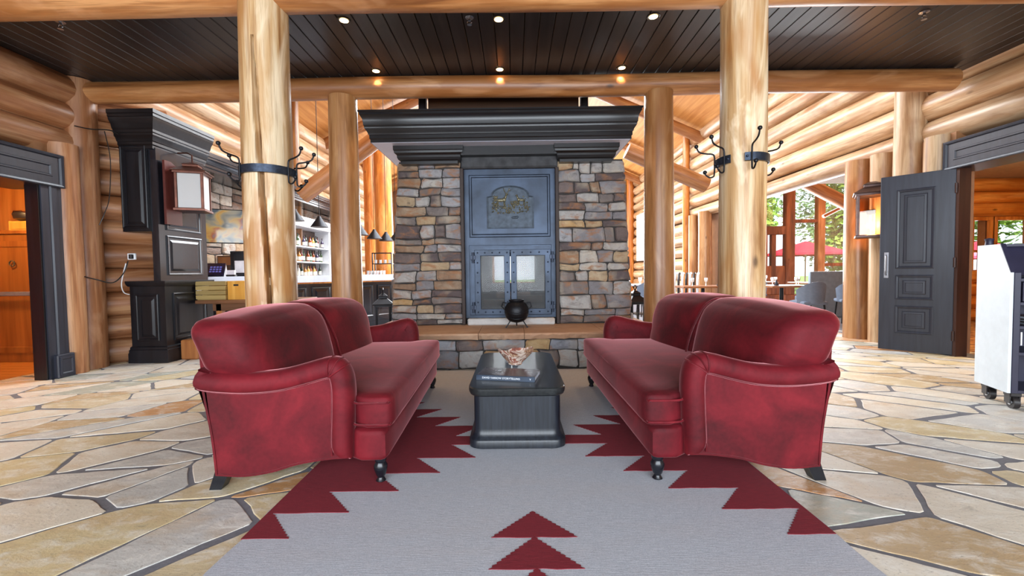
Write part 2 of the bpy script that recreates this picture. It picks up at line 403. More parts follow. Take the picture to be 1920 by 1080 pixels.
for idx, c in enumerate(cells):
    P = stone_poly(c, rng)
    if len(P) < 3: continue
    cx = sum(p.x for p in P)/len(P); cy = sum(p.y for p in P)/len(P); C2 = Vector((cx, cy)); t = rng.uniform(-.0006, .0006)
    r0 = [(p.x-cx, p.y-cy, -.02) for p in P]; r1 = [(p.x-cx, p.y-cy, -.0018+t) for p in P]
    r2 = [((p-C2)*(1-.004/max(.05, (p-C2).length)))[:]+(0.0+t,) for p in P]
    if idx < 298 and vis_size(c) > 0:
        mb = MB(); mb.loft([r0, r1, r2], False); n = len(P); mb.add(r2, [tuple(range(n))])
        o = mb.obj('flagstone', FLAG, floor, None, (cx, cy, 0), fix=False)
    else:
        sh = lambda R: [(p[0]+cx, p[1]+cy, p[2]) for p in R]
        rest.loft([sh(r0), sh(r1), sh(r2)], False); rest.add(sh(r2), [tuple(range(len(P)))])
o = rest.obj('flagstone_remainder', flag_mat('flagstone_rest', [(0, srgb(212, 203, 188)), (.5, srgb(206, 196, 176))]), floor, fix=False); o['kind'] = 'stuff'

# ---- ceiling boards over the lobby
ZC = 3.455
mb = MB(); mb.box(-5.7, 5.75, -3.6, 5.45, ZC+.02, ZC+.12); ceiling = struct(mb.obj('ceiling', plain('ceiling_backing', srgb(16, 14, 14), .8)))
bw = .1435
bm_ = MB(); bm_.box(-bw/2+.003, bw/2-.003, -4.5, 4.5, 0, .02, .005); board = bm_.mesh('ceiling_board', CEIL)
b0 = bmesh.new(); b0.from_mesh(board); bmesh.ops.recalc_face_normals(b0, faces=b0.faces); b0.to_mesh(board); b0.free()
for i in range(76): link('ceiling_board', board, ceiling, (-5.42+i*bw+.02, .93, ZC))

# ---- beams and posts
TRIM = [0]
def trim(o, label): TRIM[0] += 1; o.name = 'trim_%d' % TRIM[0]; o['label'] = label; return struct(o)
def beam(p0, p1, r, label, seed): return trim(log('log_beam', p0, p1, r, W_BEAM, None, None, 20, 24, seed), label)
beam((-5.7, 3.42, 3.295), (5.7, 3.42, 3.30), .14, 'peeled log beam across the ceiling at the top edge, above the two hooked posts', 3)
beam((-5.4, 5.2, 3.325), (5.25, 5.2, 3.325), .125, 'long honey-coloured log beam spanning the room in front of the fireplace mantel', 4)
def post(p, z1, r, mat, label, seed, r1=None, z0=0, crack=None, seg=24, rings=24):
    o = log('log_post', (p[0], p[1], z0), (p[0], p[1], z1), r, mat, None, r1, seg, rings, seed, crack)
    return trim(o, label) if abs(p[0]) > 5 else tag(o, label, 'post', None, 'thing')
PL, PR = (-1.955, 3.43), (1.815, 3.43)
post(PL, 3.42, .188, W_POST, 'pale log post with a long crack and iron hook band, behind the bar-side sofa', 11, .178, crack=(-1.0, .10, .11, .12, .1, 3.0), seg=96, rings=60)
post(PR, 3.42, .172, W_POST, 'weathered log post with an iron hook band, behind the sofa nearer the dining room', 12, .168, seg=32, rings=40)
post((-2.04, 5.2), 3.22, .185, W_POST2, 'smooth amber log post between the bar and the fireplace', 13, .165)
post((1.76, 5.2), 3.22, .185, W_POST2, 'smooth amber log post between the fireplace and the dining room', 14, .165)
post((-5.2, 5.16), 3.45, .17, W_LEFT, 'russet log post in the corner beside the black bar cabinet', 15, .16)
post((-5.14, 4.89), 2.62, .135, W_LEFT, 'russet half-log upright against the black door casing', 16, .14)
post((5.42, 5.92), 3.5, .18, W_WALL, 'log post rising behind the open black door', 17, .17)
post((5.42, 5.52), 2.75, .14, W_WALL, 'short log upright beside the black door header', 18, .14)
post((5.38, 6.72), 2.75, .185, W_POST2, 'thick log post at the edge of the dining room opening', 19, .175)
post((5.42, 6.34), 2.75, .15, W_WALL, 'pale log upright between the sconce post and the open door', 20, .15)
post((5.42, 12.2), 2.75, .19, W_POST2, 'far log post by the dining tables, thicker of two', 21, .18)
post((5.42, 13.0), 2.75, .13, W_POST2, 'far slim log post by the dining tables', 22, .13)
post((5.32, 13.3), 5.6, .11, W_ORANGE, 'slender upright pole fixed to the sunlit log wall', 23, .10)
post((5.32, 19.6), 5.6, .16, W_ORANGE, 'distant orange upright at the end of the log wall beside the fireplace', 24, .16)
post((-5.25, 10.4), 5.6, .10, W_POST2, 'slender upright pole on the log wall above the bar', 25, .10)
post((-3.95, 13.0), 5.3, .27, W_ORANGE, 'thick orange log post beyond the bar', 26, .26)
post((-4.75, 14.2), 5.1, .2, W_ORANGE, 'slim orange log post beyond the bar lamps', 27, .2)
post((-3.72, 14.6), 5.3, .16, W_ORANGE, 'orange log post glimpsed beside the fireplace stones', 28, .16)

# ---- walls of stacked logs
WOODBACK = plain('log_chinking', srgb(150, 104, 66), .7, 0, .15, 6)
def wall(name, boxes, mat=WOODBACK):
    mb = MB()
    for b in boxes: mb.box(*b)
    return struct(mb.obj(name, mat))
sd = [100]
def wlog(parent, a, b, r, mat, rings=14):
    sd[0] += 1; r *= rng.uniform(.96, 1.04); k = rng.uniform(.92, 1.0)
    return log('log', a, b, r, mat, parent, r*k, 16, rings, sd[0])
wl = wall('wall_left', [(-5.6, -5.45, -3.6, 2.85, 0, 3.47), (-5.6, -5.45, 2.85, 4.62, 2.4, 3.47), (-5.26, -5.16, 4.62, 5.3, 0, 2.6)])
for z, r in ((2.68, .17), (2.98, .175), (3.30, .20)): wlog(wl, (-5.28, -3.5, z), (-5.28, 5.05, z), r, W_LEFT)
for i in range(8): wlog(wl, (-5.28, -3.5, .17+i*.32), (-5.28, 2.8, .17+i*.32), .18, W_LEFT)
for i in range(11): wlog(wl, (-5.42, 5.30, .14+i*.31+rng.uniform(-.01, .01)), (-4.80, 5.96, .14+i*.31), .165, W_LEFT, 6)
wh = wall('wall_hall_left', [(-6.0, -5.8, 5.6, 20.6, 0, 5.2)])
for i in range(13): wlog(wh, (-5.62, 5.5, .25+i*.385), (-5.62, 16.4, .25+i*.385), .205, W_WALL, 18)
wr = wall('wall_right', [(5.75, 5.9, -3.6, 3.4, 0, 3.47), (5.75, 5.9, 3.4, 5.3, 2.5, 3.47), (5.42, 5.54, 5.31, 6.5, 0, 2.75), (5.75, 5.9, 5.3, 6.4, 2.75, 3.47)])
for z in (2.86, 3.2, 3.56): wlog(wr, (5.58, -3.5, z), (5.58, 5.78, z), .185, W_WALL)
for i in range(7): wlog(wr, (5.58, -3.5, .2+i*.37), (5.58, 3.3, .2+i*.37), .19, W_WALL)
wd = wall('wall_hall_right', [(5.78, 5.95, 5.9, 20.6, 2.75, 5.2), (5.78, 5.95, 12.1, 20.6, 0, 2.75)])
for i in range(8): wlog(wd, (5.58, 6.05, 2.83+i*.37), (5.58, 20.4, 2.83+i*.37), .19 if i else .16, W_WALL, 20)
for i in range(7): wlog(wd, (5.58, 13.2, .2+i*.37), (5.58, 20.4, .2+i*.37), .19, W_WALL)
# back of the lobby, glazed
mb = MB(); mb.box(-5.6, 5.75, -3.75, -3.6, 3.05, 3.5); mb.box(-5.6, 5.75, -3.75, -3.6, 0, .35)
for x in (-5.55, -2.4, 0, 2.4, 5.65): mb.box(x-.12, x+.12, -3.78, -3.58, .35, 3.05)
wall_back = struct(mb.obj('wall_back', W_LEFT))
# hall upper wall, roof and end
mb = MB(); mb.box(-6, 6, 5.46, 5.6, ZC+.1, 7.6); struct(mb.obj('wall_hall_front', plain('pine_boarding', srgb(196, 136, 74), .6)))
ROOFW = grained('pine_roof_boarding', srgb(188, 124, 60), srgb(222, 166, 98), .5, 1, 10)
for sx, nm in ((-1, 'roof_left'), (1, 'roof_right')):
    mb = MB(); mb.add([(sx*6.1, 5.4, 4.9), (sx*1.6, 5.4, 6.9), (sx*1.6, 20.7, 6.9), (sx*6.1, 20.7, 4.9), (sx*6.1, 5.4, 5.05), (sx*1.6, 5.4, 7.05), (sx*1.6, 20.7, 7.05), (sx*6.1, 20.7, 5.05)],
        [(0, 1, 2, 3), (7, 6, 5, 4), (0, 4, 5, 1), (2, 6, 7, 3), (1, 5, 6, 2), (0, 3, 7, 4)])
    rf = struct(mb.obj('ceiling_'+nm, ROOFW))
    for j in range(5): wlog(rf, (sx*6, 6.6+j*3, 4.7), (sx*1.4, 6.6+j*3, 6.75), .15, W_BEAM, 8)
wlog(rf, (-1.6, 5.5, 6.8), (-1.6, 20.6, 6.8), .17, W_BEAM); wlog(rf, (1.6, 5.5, 6.8), (1.6, 20.6, 6.8), .17, W_BEAM)
we = wall('wall_hall_end', [(-6, -3.2, 20.6, 20.8, 0, 7.5), (3.2, 6, 20.6, 20.8, 0, 7.5), (-3.2, 3.2, 20.6, 20.8, 4.6, 7.5), (-3.2, 3.2, 20.6, 20.8, 0, .5)])
mb = MB()
for x in (-3.1, -1.05, 1.05, 3.1): mb.box(x-.08, x+.08, 20.5, 20.7, .5, 4.6)
for z in (.56, 2.6, 4.52): mb.box(-3.1, 3.1, 20.5, 20.7, z-.07, z+.07)
struct(mb.obj('window_1', W_BEAM))
# short brace logs seen beside the mantel
for a, b, s in (((-2.6, 7.6, 2.75), (-3.7, 7.6, 1.95), 61), ((2.75, 8.2, 2.6), (4.0, 9.6, 2.15), 62)): pass

# ---- cloakroom on the left
CLW = grained('amber_wall_boards', srgb(176, 108, 46), srgb(214, 150, 78), .55, 2, 8)
mb = MB(); mb.box(-9, -5.2, 6.3, 6.45, 0, 2.9); mb.box(-5.6, -5.45, 5.4, 6.45, 0, 3.4); mb.box(-9.1, -9, 2.4, 6.45, 0, 2.9); mb.box(-9, -5.6, 2.3, 2.4, 0, 2.9); mb.box(-9.1, -5.6, 2.3, 6.45, 2.8, 2.95)
struct(mb.obj('wall_cloakroom', CLW))
mb = MB(); mb.box(-9, -5.6, 2.4, 6.3, -.12, -.002); fl = struct(mb.obj('floor_cloakroom', plain('cloakroom_subfloor', srgb(120, 70, 30), .6)))
PLK = grained('oak_floor_plank', srgb(176, 112, 48), srgb(208, 146, 74), .35, 0, 8)
mb = MB(); mb.box(-1.7, 1.7, -.072, .072, 0, .006, .002); me = mb.mesh('plank', PLK)
for j in range(26): link('plank', me, fl, (-7.3, 2.48+j*.147, -.002))
# ---- side room on the right
CARPET = Mat('patterned_carpet', rough=.95)
v_ = CARPET.coord((1, 1, 1), False); vo_ = CARPET.n('ShaderNodeTexVoronoi', Vector=v_, Scale=5.0)
CARPET.set('Base Color', CARPET.ramp(vo_.outputs['Distance'], [(.2, srgb(150, 88, 40)), (.35, srgb(196, 150, 92)), (.55, srgb(120, 70, 40)), (.75, srgb(190, 140, 84))]))
CARPET = CARPET.m
mb = MB(); mb.box(5.75, 14, 1.5, 8.9, -.13, -.008); struct(mb.obj('floor_side_room', CARPET))
mb = MB(); mb.add([(5.6, 5.5, 0), (8.25, 8.8, 0), (8.4, 8.68, 0), (5.75, 5.4, 0), (5.6, 5.5, 2.9), (8.25, 8.8, 2.9), (8.4, 8.68, 2.9), (5.75, 5.4, 2.9)], [(0, 1, 2, 3), (4, 7, 6, 5), (0, 4, 5, 1), (1, 5, 6, 2), (2, 6, 7, 3), (3, 7, 4, 0)])
mb.box(13.8, 14, 1.5, 8.9, 0, 2.9); mb.box(5.9, 14, 1.4, 1.5, 0, 2.9)
mb.box(8.3, 9.25, 8.8, 8.95, 0, 2.9); mb.box(9.62, 9.72, 8.8, 8.95, 0, 2.9); mb.box(10.55, 14, 8.8, 8.95, 0, 2.9); mb.box(9.25, 10.55, 8.8, 8.95, 2.08, 2.9); mb.box(9.25, 10.55, 8.8, 8.95, 0, .95)
ws = struct(mb.obj('wall_side_room', WOODBACK))
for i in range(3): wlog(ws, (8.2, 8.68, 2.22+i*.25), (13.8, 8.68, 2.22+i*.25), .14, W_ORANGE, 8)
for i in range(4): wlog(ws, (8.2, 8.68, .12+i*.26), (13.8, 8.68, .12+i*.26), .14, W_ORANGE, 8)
mb = MB(); mb.box(5.75, 14, 1.4, 8.95, 2.85, 2.98); struct(mb.obj('ceiling_side_room', plain('grey_plaster', srgb(170, 150, 130), .9)))
win = empty_struct('window_2')
for x0, x1 in ((9.25, 9.62), (9.72, 10.55)):
    mb = MB(); mb.rects(((x0+x1)/2, 8.75, 1.51), (1, 0, 0), (0, 0, 1), x1-x0+.12, 1.2, [(0, 0), (0, .06), (.09, .06), (.09, 0)], caplast=False)
    mb.box(x0, x1, 8.74, 8.8, 1.38, 1.43); mb.obj('window_frame', W_ORANGE, win)
    mb = MB(); mb.box(x0+.02, x1-.02, 8.83, 8.838, .97, 2.06); mb.obj('pane', GLASS, win)
# ---- dining room shell
mb = MB(); mb.prism([(5.95, 6.3), (8.4, 8.9), (12.4, 13.1), (5.95, 13.1)], (0, 0, 4.4), (1, 0, 0), (0, 1, 0), .15); struct(mb.obj('ceiling_dining_room', ROOFW))
mb = MB(); mb.prism([(8.35, 8.95), (8.5, 8.9), (12.5, 13.05), (12.35, 13.1)], (0, 0, -.1), (1, 0, 0), (0, 1, 0), 4.6); mb.box(5.95, 6.35, 13, 13.15, 0, 4.4); struct(mb.obj('wall_dining_room', W_LEFT))
win = empty_struct('window_3')
DKW = wood_log('dark_red_timber', srgb(84, 40, 20), srgb(122, 66, 36), srgb(150, 88, 52), .45)
def timber(x0, x1, z0, z1, y=13.0, t=.09, name='mullion', mat=DKW):
    t -= {'mullion': 0, 'transom': .012, 'door_stile': .02, 'door_rail': .028, 'sill_rail': -.006, 'head_rail': .006}[name]; mb = MB(); mb.box(x0, x1, y-t, y+t, z0, z1, .012); return mb.obj(name, mat, win)
XM = [aty(p, 450, 13.0).x for p in (1388, 1425, 1452, 1479, 1537, 1600, 1660, 1715)]
zz = lambda y: aty(1480, y, 13.0).z
timber(6.3, 12.3, .0, .32, name='sill_rail'); timber(6.3, 12.3, 4.15, 4.4, name='head_rail')
timber(XM[0]-.12, XM[0]+.12, .32, 4.15); timber(XM[3]-.14, XM[3]+.14, .32, 4.15); timber(XM[4]-.11, XM[4]+.11, .32, 4.15, mat=W_POST2); timber(XM[5]-.1, XM[5]+.1, .32, 4.15); timber(XM[6]-.1, XM[6]+.1, .32, 4.15)
timber(XM[0], XM[3], zz(440), zz(424), name='transom'); timber(XM[3], XM[4], zz(418), zz(412), name='transom'); timber(XM[4], 12.3, zz(500), zz(494), name='transom')
timber(XM[1]-.08, XM[1]+.2, .32, zz(440), name='door_stile'); timber(XM[2]-.12, XM[2]+.02, .32, zz(440), name='door_stile'); timber(XM[1], XM[3], .32, zz(498), name='door_rail')
for i in range(7):
    x0, x1 = sorted(XM)[i]+.1, sorted(XM)[i+1]-.05
    mb = MB(); mb.box(x0, x1, 12.99, 13.0, .3, 4.15); mb.obj('pane', GLASS, win)
def brace(a, b, r, label, seed, mat=W_BEAM): return trim(log('log_brace', a, b, r, mat, None, None, 14, 10, seed), label)
brace(aty(1500, 338, 11.5), aty(1610, 395, 11.5), .17, 'thick sloping roof log above the dining room windows', 71)
brace(aty(1543, 406, 12.6), aty(1612, 372, 12.6), .05, 'thin slanting brace across the dining window', 72, DKW)
brace(aty(705, 262, 8), aty(566, 366, 8), .16, 'slanting log brace behind the amber post on the bar side', 73)
brace(aty(1175, 283, 8.5), aty(1325, 348, 8.5), .15, 'slanting log brace behind the amber post on the dining side', 74)
# ================================================================== fireplace
fp = thing('fireplace', 'massive stone fireplace with black mantel, blued steel front and raised hearth', 'fireplace', (-.05, 5.6, 0))
OX, OY = -.05, 5.6
X_ = lambda x: x-OX
Y_ = lambda y: y-OY
def split_rects(x0, x1, z0, z1, rnd, wmin=.13, wmax=.46, hmin=.05, hmax=.19):
    w, h = x1-x0, z1-z0
    if w > wmax or h > hmax or (w > .3 and h > .12 and rnd.random() < .25):
        if (h > hmax and h/hmax >= w/wmax*.75) or w <= wmin*2:
            if h > hmin*2:
                c = z0+h*rnd.uniform(.36, .64) if h < hmax*2.4 else z0+rnd.uniform(hmin*1.4, hmax*1.3)
                return split_rects(x0, x1, z0, c, rnd, wmin, wmax, hmin, hmax)+split_rects(x0, x1, c, z1, rnd, wmin, wmax, hmin, hmax)
        elif w > wmin*2:
            c = x0+w*rnd.uniform(.3, .7)
            return split_rects(x0, c, z0, z1, rnd, wmin, wmax, hmin, hmax)+split_rects(c, x1, z0, z1, rnd, wmin, wmax, hmin, hmax)
    return [(x0, x1, z0, z1)]
def rubble(parent, x0, x1, z0, z1, face, mat, seed, warp=None, joint=.007, axis='y', sign=-1, shift=None, **kw):
    # single stones standing proud of a plane; warp(x,z) moves the outline (batter)
    rnd = random.Random(seed)
    for (a, b, c, d) in split_rects(x0, x1, z0, z1, rnd, **kw):
        a += joint; b -= joint; c += joint*.8; d -= joint*.8; w, h = b-a, d-c
        j = lambda s: rnd.uniform(-s, s)
        q = min(.03, w*.16, h*.3)
        P = [(a+q*rnd.random(), c), ((a+b)/2+j(w*.15), c+j(.007)), (b-q*rnd.random(), c), (b, c+q*rnd.random()), (b+j(.005), (c+d)/2), (b, d-q*rnd.random()),
             (b-q*rnd.random(), d), ((a+b)/2+j(w*.15), d+j(.008)), (a+q*rnd.random(), d), (a, d-q*rnd.random()), (a+j(.005), (c+d)/2), (a, c+q*rnd.random())]
        P = [(x+.030*mnoise.noise(Vector((x*5, z*7, seed*3.1))), z+.026*mnoise.noise(Vector((x*4.3, z*6, seed*1.7+9)))) for x, z in P]
        if warp: P = [warp(*p) for p in P]
        cx = sum(p[0] for p in P)/12; cz = sum(p[1] for p in P)/12; pr = rnd.uniform(.012, .05)
        def pt(x, z, k, dep):
            x2, z2 = (x-cx)*k, (z-cz)*k
            return (x2, sign*dep, z2) if axis == 'y' else (sign*dep, x2, z2)
        e = .012/max(.06, min(w, h)/2)
        mb = MB(); R = [[pt(x, z, 1, -.03) for x, z in P], [pt(x, z, 1, pr*.55) for x, z in P], [pt(x, z, 1-e, pr+j(.004)) for x, z in P]]
        mb.loft(R, False); n = len(P); mb.add(R[-1]+[pt(cx, cz, 1, pr+rnd.uniform(-.004, .012))], [(i, (i+1) % n, n) for i in range(n)])
        mb.obj('stone', mat, parent, None, (cx, face, cz) if axis == 'y' else (face+(shift(cz) if shift else 0), cx, cz))
FX = [-1.64, -.685, .585, 1.555]          # pier outer/inner edges at the base
def batter_l(x, z): k = (z-.41)/2.1; return (x+.11*k*(FX[1]-x-OX+OX)/(FX[1]-FX[0]) if True else x, z)
ZB, ZT = .42, 2.54
def pier(x0, x1, dx0, dx1, seed):
    # battered core with single stones on its front and outer side
    mb = MB(); D = 1.35
    def ring(k, z): a, b = X_(x0+dx0*k)+.015, X_(x1+dx1*k)-.015; return [(a, .04, z), (b, .04, z), (b, D, z), (a, D, z)]
    mb.loft([ring(0, ZB-.05), ring(1, ZT+.02)]); p = mb.obj('pier', MORTAR, fp)
    wf = lambda x, z: (x+(dx0+(dx1-dx0)*(x-X_(x0))/(x1-x0))*(z-ZB)/(ZT-ZB), z)
    rubble(p, X_(x0), X_(x1), ZB, ZT, .04, WALLST, seed, wf)
    side = x0 if x1 < 0 else x1; sg = -1 if x1 < 0 else 1
    rubble(p, .06, D, ZB, ZT, X_(side)+(-.01 if sg < 0 else .01)-sg*.0, WALLST, seed+5, None, .008, 'x', sg, lambda z: (dx0 if sg < 0 else dx1)*(z-ZB)/(ZT-ZB)-sg*.03, wmin=.2, wmax=.6, hmin=.1, hmax=.28)
pier(FX[0], FX[1], .13, .0, 31); pier(FX[2], FX[3], -.02, -.11, 37)
# hearth
mb = MB(); mb.box(X_(-1.72), X_(1.66), Y_(4.84), Y_(6.95), 0, .34); hb = mb.obj('hearth_base', MORTAR, fp)
rubble(hb, X_(-1.72), X_(1.66), .012, .335, Y_(4.84), HEARTHST, 51, None, .007, wmin=.16, wmax=.5, hmin=.09, hmax=.22)
rnd = random.Random(4); top = []
def rough_slab(x0, x1, y0, y1, z0, z1, n, rnd):
    R = []
    front = [(x0+(x1-x0)*i/n, y0+rnd.uniform(-.012, .012)) for i in range(n+1)]
    out = front+[(x1, y1), (x0, y1)]
    lo = [(x, y+(.012+rnd.uniform(0, .02) if i <= n else 0), z0+rnd.uniform(-.004, .006)) for i, (x, y) in enumerate(out)]
    mid = [(x, y, z1-.018+rnd.uniform(-.006, .006)) for x, y in out]; hi = [(x, y+(.012 if i <= n else 0), z1) for i, (x, y) in enumerate(out)]
    mb = MB(); mb.loft([lo, mid, hi]); return mb
for a, b in ((-1.8, -.42), (-.415, .1), (.105, 1.0), (1.005, 1.74)): rough_slab(X_(a), X_(b), Y_(4.77), Y_(7.0), .345, .415, 14, rnd).obj('hearth_slab', SLAB, fp)
# steel surround: outer sheet with door opening, then upper panel and plaque
SX0, SX1, SZ0, SZ1 = -.66, .555, .50, 2.46; YS = .07
DX0, DX1, DZ0, DZ1 = -.505, .46, .58, 1.37
mb = MB()
for a, b, c, d in ((SX0, DX0, SZ0, SZ1), (DX1, SX1, SZ0, SZ1), (DX0, DX1, DZ1, SZ1), (DX0, DX1, SZ0, DZ0)): mb.box(X_(a), X_(b), YS, YS+.03, c, d)
sheet = mb.obj('steel_surround', STEEL, fp)
cx = (SX0+SX1)/2
mb = MB(); mb.rects((X_(cx), YS, 1.975), (1, 0, 0), (0, 0, 1), 1.07, .82, [(0, 0), (0, .012), (.012, .018), (.03, .018), (.04, .006), (.05, .004)]); panel = mb.obj('upper_panel', STEEL, fp, None)
mb = MB(); mb.rects((X_(cx), YS, 1.0), (1, 0, 0), (0, 0, 1), 1.09, .93, [(0, 0), (.0, .006), (.006, .008), (.02, .008), (.02, 0)], caplast=False); mb.obj('door_surround_trim', STEEL, fp)
# arched fireback plaque with raised stag scene
PX, PZ, PW, PH = -.045, 1.68, .62, .56
def arch(w, h, sh):
    pts = [(-w/2, 0), (w/2, 0), (w/2, h*.74), (w/2-.06, h*.76)]
    pts += [((w/2-.06)*math.cos(a), h*.78+h*.22*math.sin(a)) for a in [math.radians(d) for d in range(10, 171, 16)]]
    return pts+[(-w/2+.06, h*.76), (-w/2, h*.74)]
mb = MB(); A1 = arch(PW, PH, 0); A2 = [(x*.93, .02+z*.93) for x, z in A1]
tr = lambda A, y: [(X_(PX)+x, y, PZ+z) for x, z in A]
mb.loft([tr(A1, YS), tr(A1, YS-.022), tr(A2, YS-.026), tr(A2, YS-.016)], False); n = len(A1); mb.add(tr(A2, YS-.016), [tuple(range(n))])
plaque = mb.obj('cast_iron_plaque', plain('cast_iron_grey', srgb(58, 66, 76), .5, .5, .35, 20, .4), fp)
rnd = random.Random(9); mb = MB()
def blob(x, z, rx, rz, ry=.012, a=0):
    vs = []; 
    for i in range(5):
        th = math.pi*i/8
        for k in range(8):
            ph = 2*math.pi*k/8; u, v2, d = rx*math.cos(ph)*math.cos(th), rz*math.sin(ph)*math.cos(th), ry*math.sin(th)
            vs.append((X_(PX)+x+u*math.cos(a)-v2*math.sin(a), YS-.015-d, PZ+z+u*math.sin(a)+v2*math.cos(a)))
    fs = [(i*8+k, i*8+(k+1) % 8, (i+1)*8+(k+1) % 8, (i+1)*8+k) for i in range(4) for k in range(8)]; return vs, fs
for k in range(150):
    x = rnd.uniform(-.24, .25); z = .2+rnd.random()**1.4*.12+(.1*rnd.random() if abs(x) > .17 else 0)
    mb.add(*blob(x, z, rnd.uniform(.006, .018), rnd.uniform(.005, .012), rnd.uniform(.006, .014), rnd.random()*3))
for k in range(40):
    x = rnd.uniform(-.23, -.16); z = rnd.uniform(.28, .42); mb.add(*blob(x, z, rnd.uniform(.006, .016), rnd.uniform(.006, .014), .01, rnd.random()*3))
    mb.add(*blob(rnd.uniform(0, .12), rnd.uniform(.3, .36), .01, .008, .01, rnd.random()*3))
mb.obj('foliage_relief', BRONZE, plaque, 60)['kind'] = 'stuff'
def deer(x, z, s, flip, antlers):
    mb = MB(); f = -1 if flip else 1
    B = lambda u, v2, ru, rv, a=0, d=.014: mb.add(*blob(x+f*u*s, z+v2*s, ru*s, rv*s, d, f*a))
    B(0, .0, .075, .032); B(.06, .01, .035, .04, .3); B(.085, .055, .02, .045, -.25); B(.105, .098, .028, .015, -.3)
    for u, l in ((-.065, .0), (-.045, .01), (.055, .0), (.07, .012)): B(u, -.06+l, .010, .048)
    B(-.08, .02, .015, .012)
    if antlers:
        for u0, u1 in ((.09, .05), (.105, .15)):
            mb.tube([(X_(PX)+x+f*u0*s, YS-.02, PZ+z+.11*s), (X_(PX)+x+f*(u0*.4+u1*.6)*s, YS-.022, PZ+z+.15*s), (X_(PX)+x+f*u1*s, YS-.02, PZ+z+.20*s)], .006*s, 5)
            mb.tube([(X_(PX)+x+f*(u0*.4+u1*.6)*s, YS-.022, PZ+z+.15*s), (X_(PX)+x+f*(u1*1.25-.01)*s, YS-.02, PZ+z+.165*s)], .005*s, 5)
    mb.obj('deer_relief', BRONZE, plaque, 60)
deer(-.125, .37, .78, False, True); deer(.15, .37, .62, True, False)
mb = MB(); mb.add(*blob(.06, .14, .05, .018, .008)); mb.add(*blob(.09, .15, .02, .014, .008)); mb.obj('hound_relief', plaque.data.materials[0], plaque, 60)
# glazed fire doors with mesh, rivets and strap hinges
dome = MB(); dome.lathe([(.011, 0), (.010, .004), (.006, .009), (.001, .010)], 8); dme = dome.mesh('rivet', STEELD, 60)
for side, (a, b) in ((-1, (DX0-.02, cx-.004)), (1, (cx+.004, DX1+.02))):
    w, h = b-a, .86; c = ((a+b)/2, 1.0-.03)
    mb = MB(); mb.rects((X_(c[0]), YS-.012, c[1]), (1, 0, 0), (0, 0, 1), w, h, [(0, 0), (0, .02), (.004, .024), (.075, .024), (.079, .02), (.079, 0)], caplast=False)
    d = mb.obj('fire_door', STEEL, fp)
    mb = MB(); mb.box(X_(a+.07), X_(b-.07), YS-.014, YS-.010, c[1]-h/2+.07, c[1]+h/2-.07); mb.obj('mesh_screen', MESHG, d)
    mb = MB(); mb.box(X_(a+.07), X_(b-.07), YS+.002, YS+.006, c[1]-h/2+.07, c[1]+h/2-.07); mb.obj('glass_pane', GLASS, d)
    for i in range(5):
        for zz_ in (c[1]-h/2+.038, c[1]+h/2-.038):
            o = link('rivet', dme, d, (X_(a+.04+(w-.08)*i/4), YS-.036, zz_)); o.rotation_euler = (math.pi/2, 0, 0)
    for i in range(1, 6):
        for xx in (a+.038, b-.038):
            o = link('rivet', dme, d, (X_(xx), YS-.036, c[1]-h/2+.038+(h-.076)*i/6)); o.rotation_euler = (math.pi/2, 0, 0)
    hx = a-.02 if side < 0 else b+.02
    for hz in (c[1]-h/2+.1, c[1]+h/2-.1):
        mb = MB(); mb.tube([(X_(hx), YS-.03, hz-.07), (X_(hx), YS-.03, hz+.07)], .016, 10); mb.box(X_(hx)-.035, X_(hx)+.035, YS-.04, YS-.022, hz-.03, hz+.03, .004); mb.obj('hinge', STEELD, d, 40)
# firebox: sides, floor, roof, open to the hall at the back with its own frame
SOOT = plain('sooty_firebrick', srgb(46, 42, 42), .9, 0, .3, 8, .4)
mb = MB(); mb.box(X_(FX[1])-.0, X_(DX0), .11, 1.3, .42, 1.5); mb.box(X_(DX1), X_(FX[2]), .11, 1.3, .42, 1.5); mb.box(X_(DX0), X_(DX1), .11, 1.3, .42, .57); mb.box(X_(FX[1]), X_(FX[2]), .11, 1.3, 1.5, 2.5); mb.obj('firebox', SOOT, fp)
mb = MB()
for a, b, c, d in ((-.52, -.36, .5, 1.5), (.33, .47, .5, 1.5), (-.36, .33, .5, .93), (-.36, .33, 1.36, 1.5), (-.06, -.01, .93, 1.36)): mb.box(X_(a), X_(b), 1.31, 1.35, c, d)
mb.obj('rear_fire_panel', STEELD, fp)
for i, (x, y, a, r) in enumerate(((-.2, .55, .2, .05), (.15, .6, -.3, .055), (-.02, .75, .1, .05))):
    o = log('firewood', (X_(x-.25), y-.1*a, .66+.05*i), (X_(x+.25), y+.1*a, .66+.05*i), r, W_LEFT, fp, None, 10, 4, 300+i)
mb = MB()
for s_ in (-1, 1):
    xx = X_(SX0)-.012 if s_ < 0 else X_(SX1)+.012; mb.box(xx-.022, xx+.022, -.015, .1, .42, 2.46, .004)
mb.obj('side_angle', plain('dark_brown_iron', srgb(52, 40, 36), .6, .3), fp)
mb = MB(); mb.box(X_(-.62), X_(.52), -.06, .06, .415, .50, .012); mb.obj('step_stone', stone_mat('pale_step_stone', [(0, srgb(196, 194, 192))], 6, .3, .4, .8), fp)
LINT = plain('smoked_stone', srgb(58, 58, 60), .8, 0, .4, 9, .9)
mb = MB(); mb.box(X_(FX[1]), X_(FX[2]), .0, .4, 2.46, 2.62, .02); mb.obj('lintel_stone', LINT, fp)
mb = MB(); mb.box(X_(-.66), X_(.57), -.12, .4, 2.60, 2.76); mb.obj('lintel_board', BLACKH, fp)
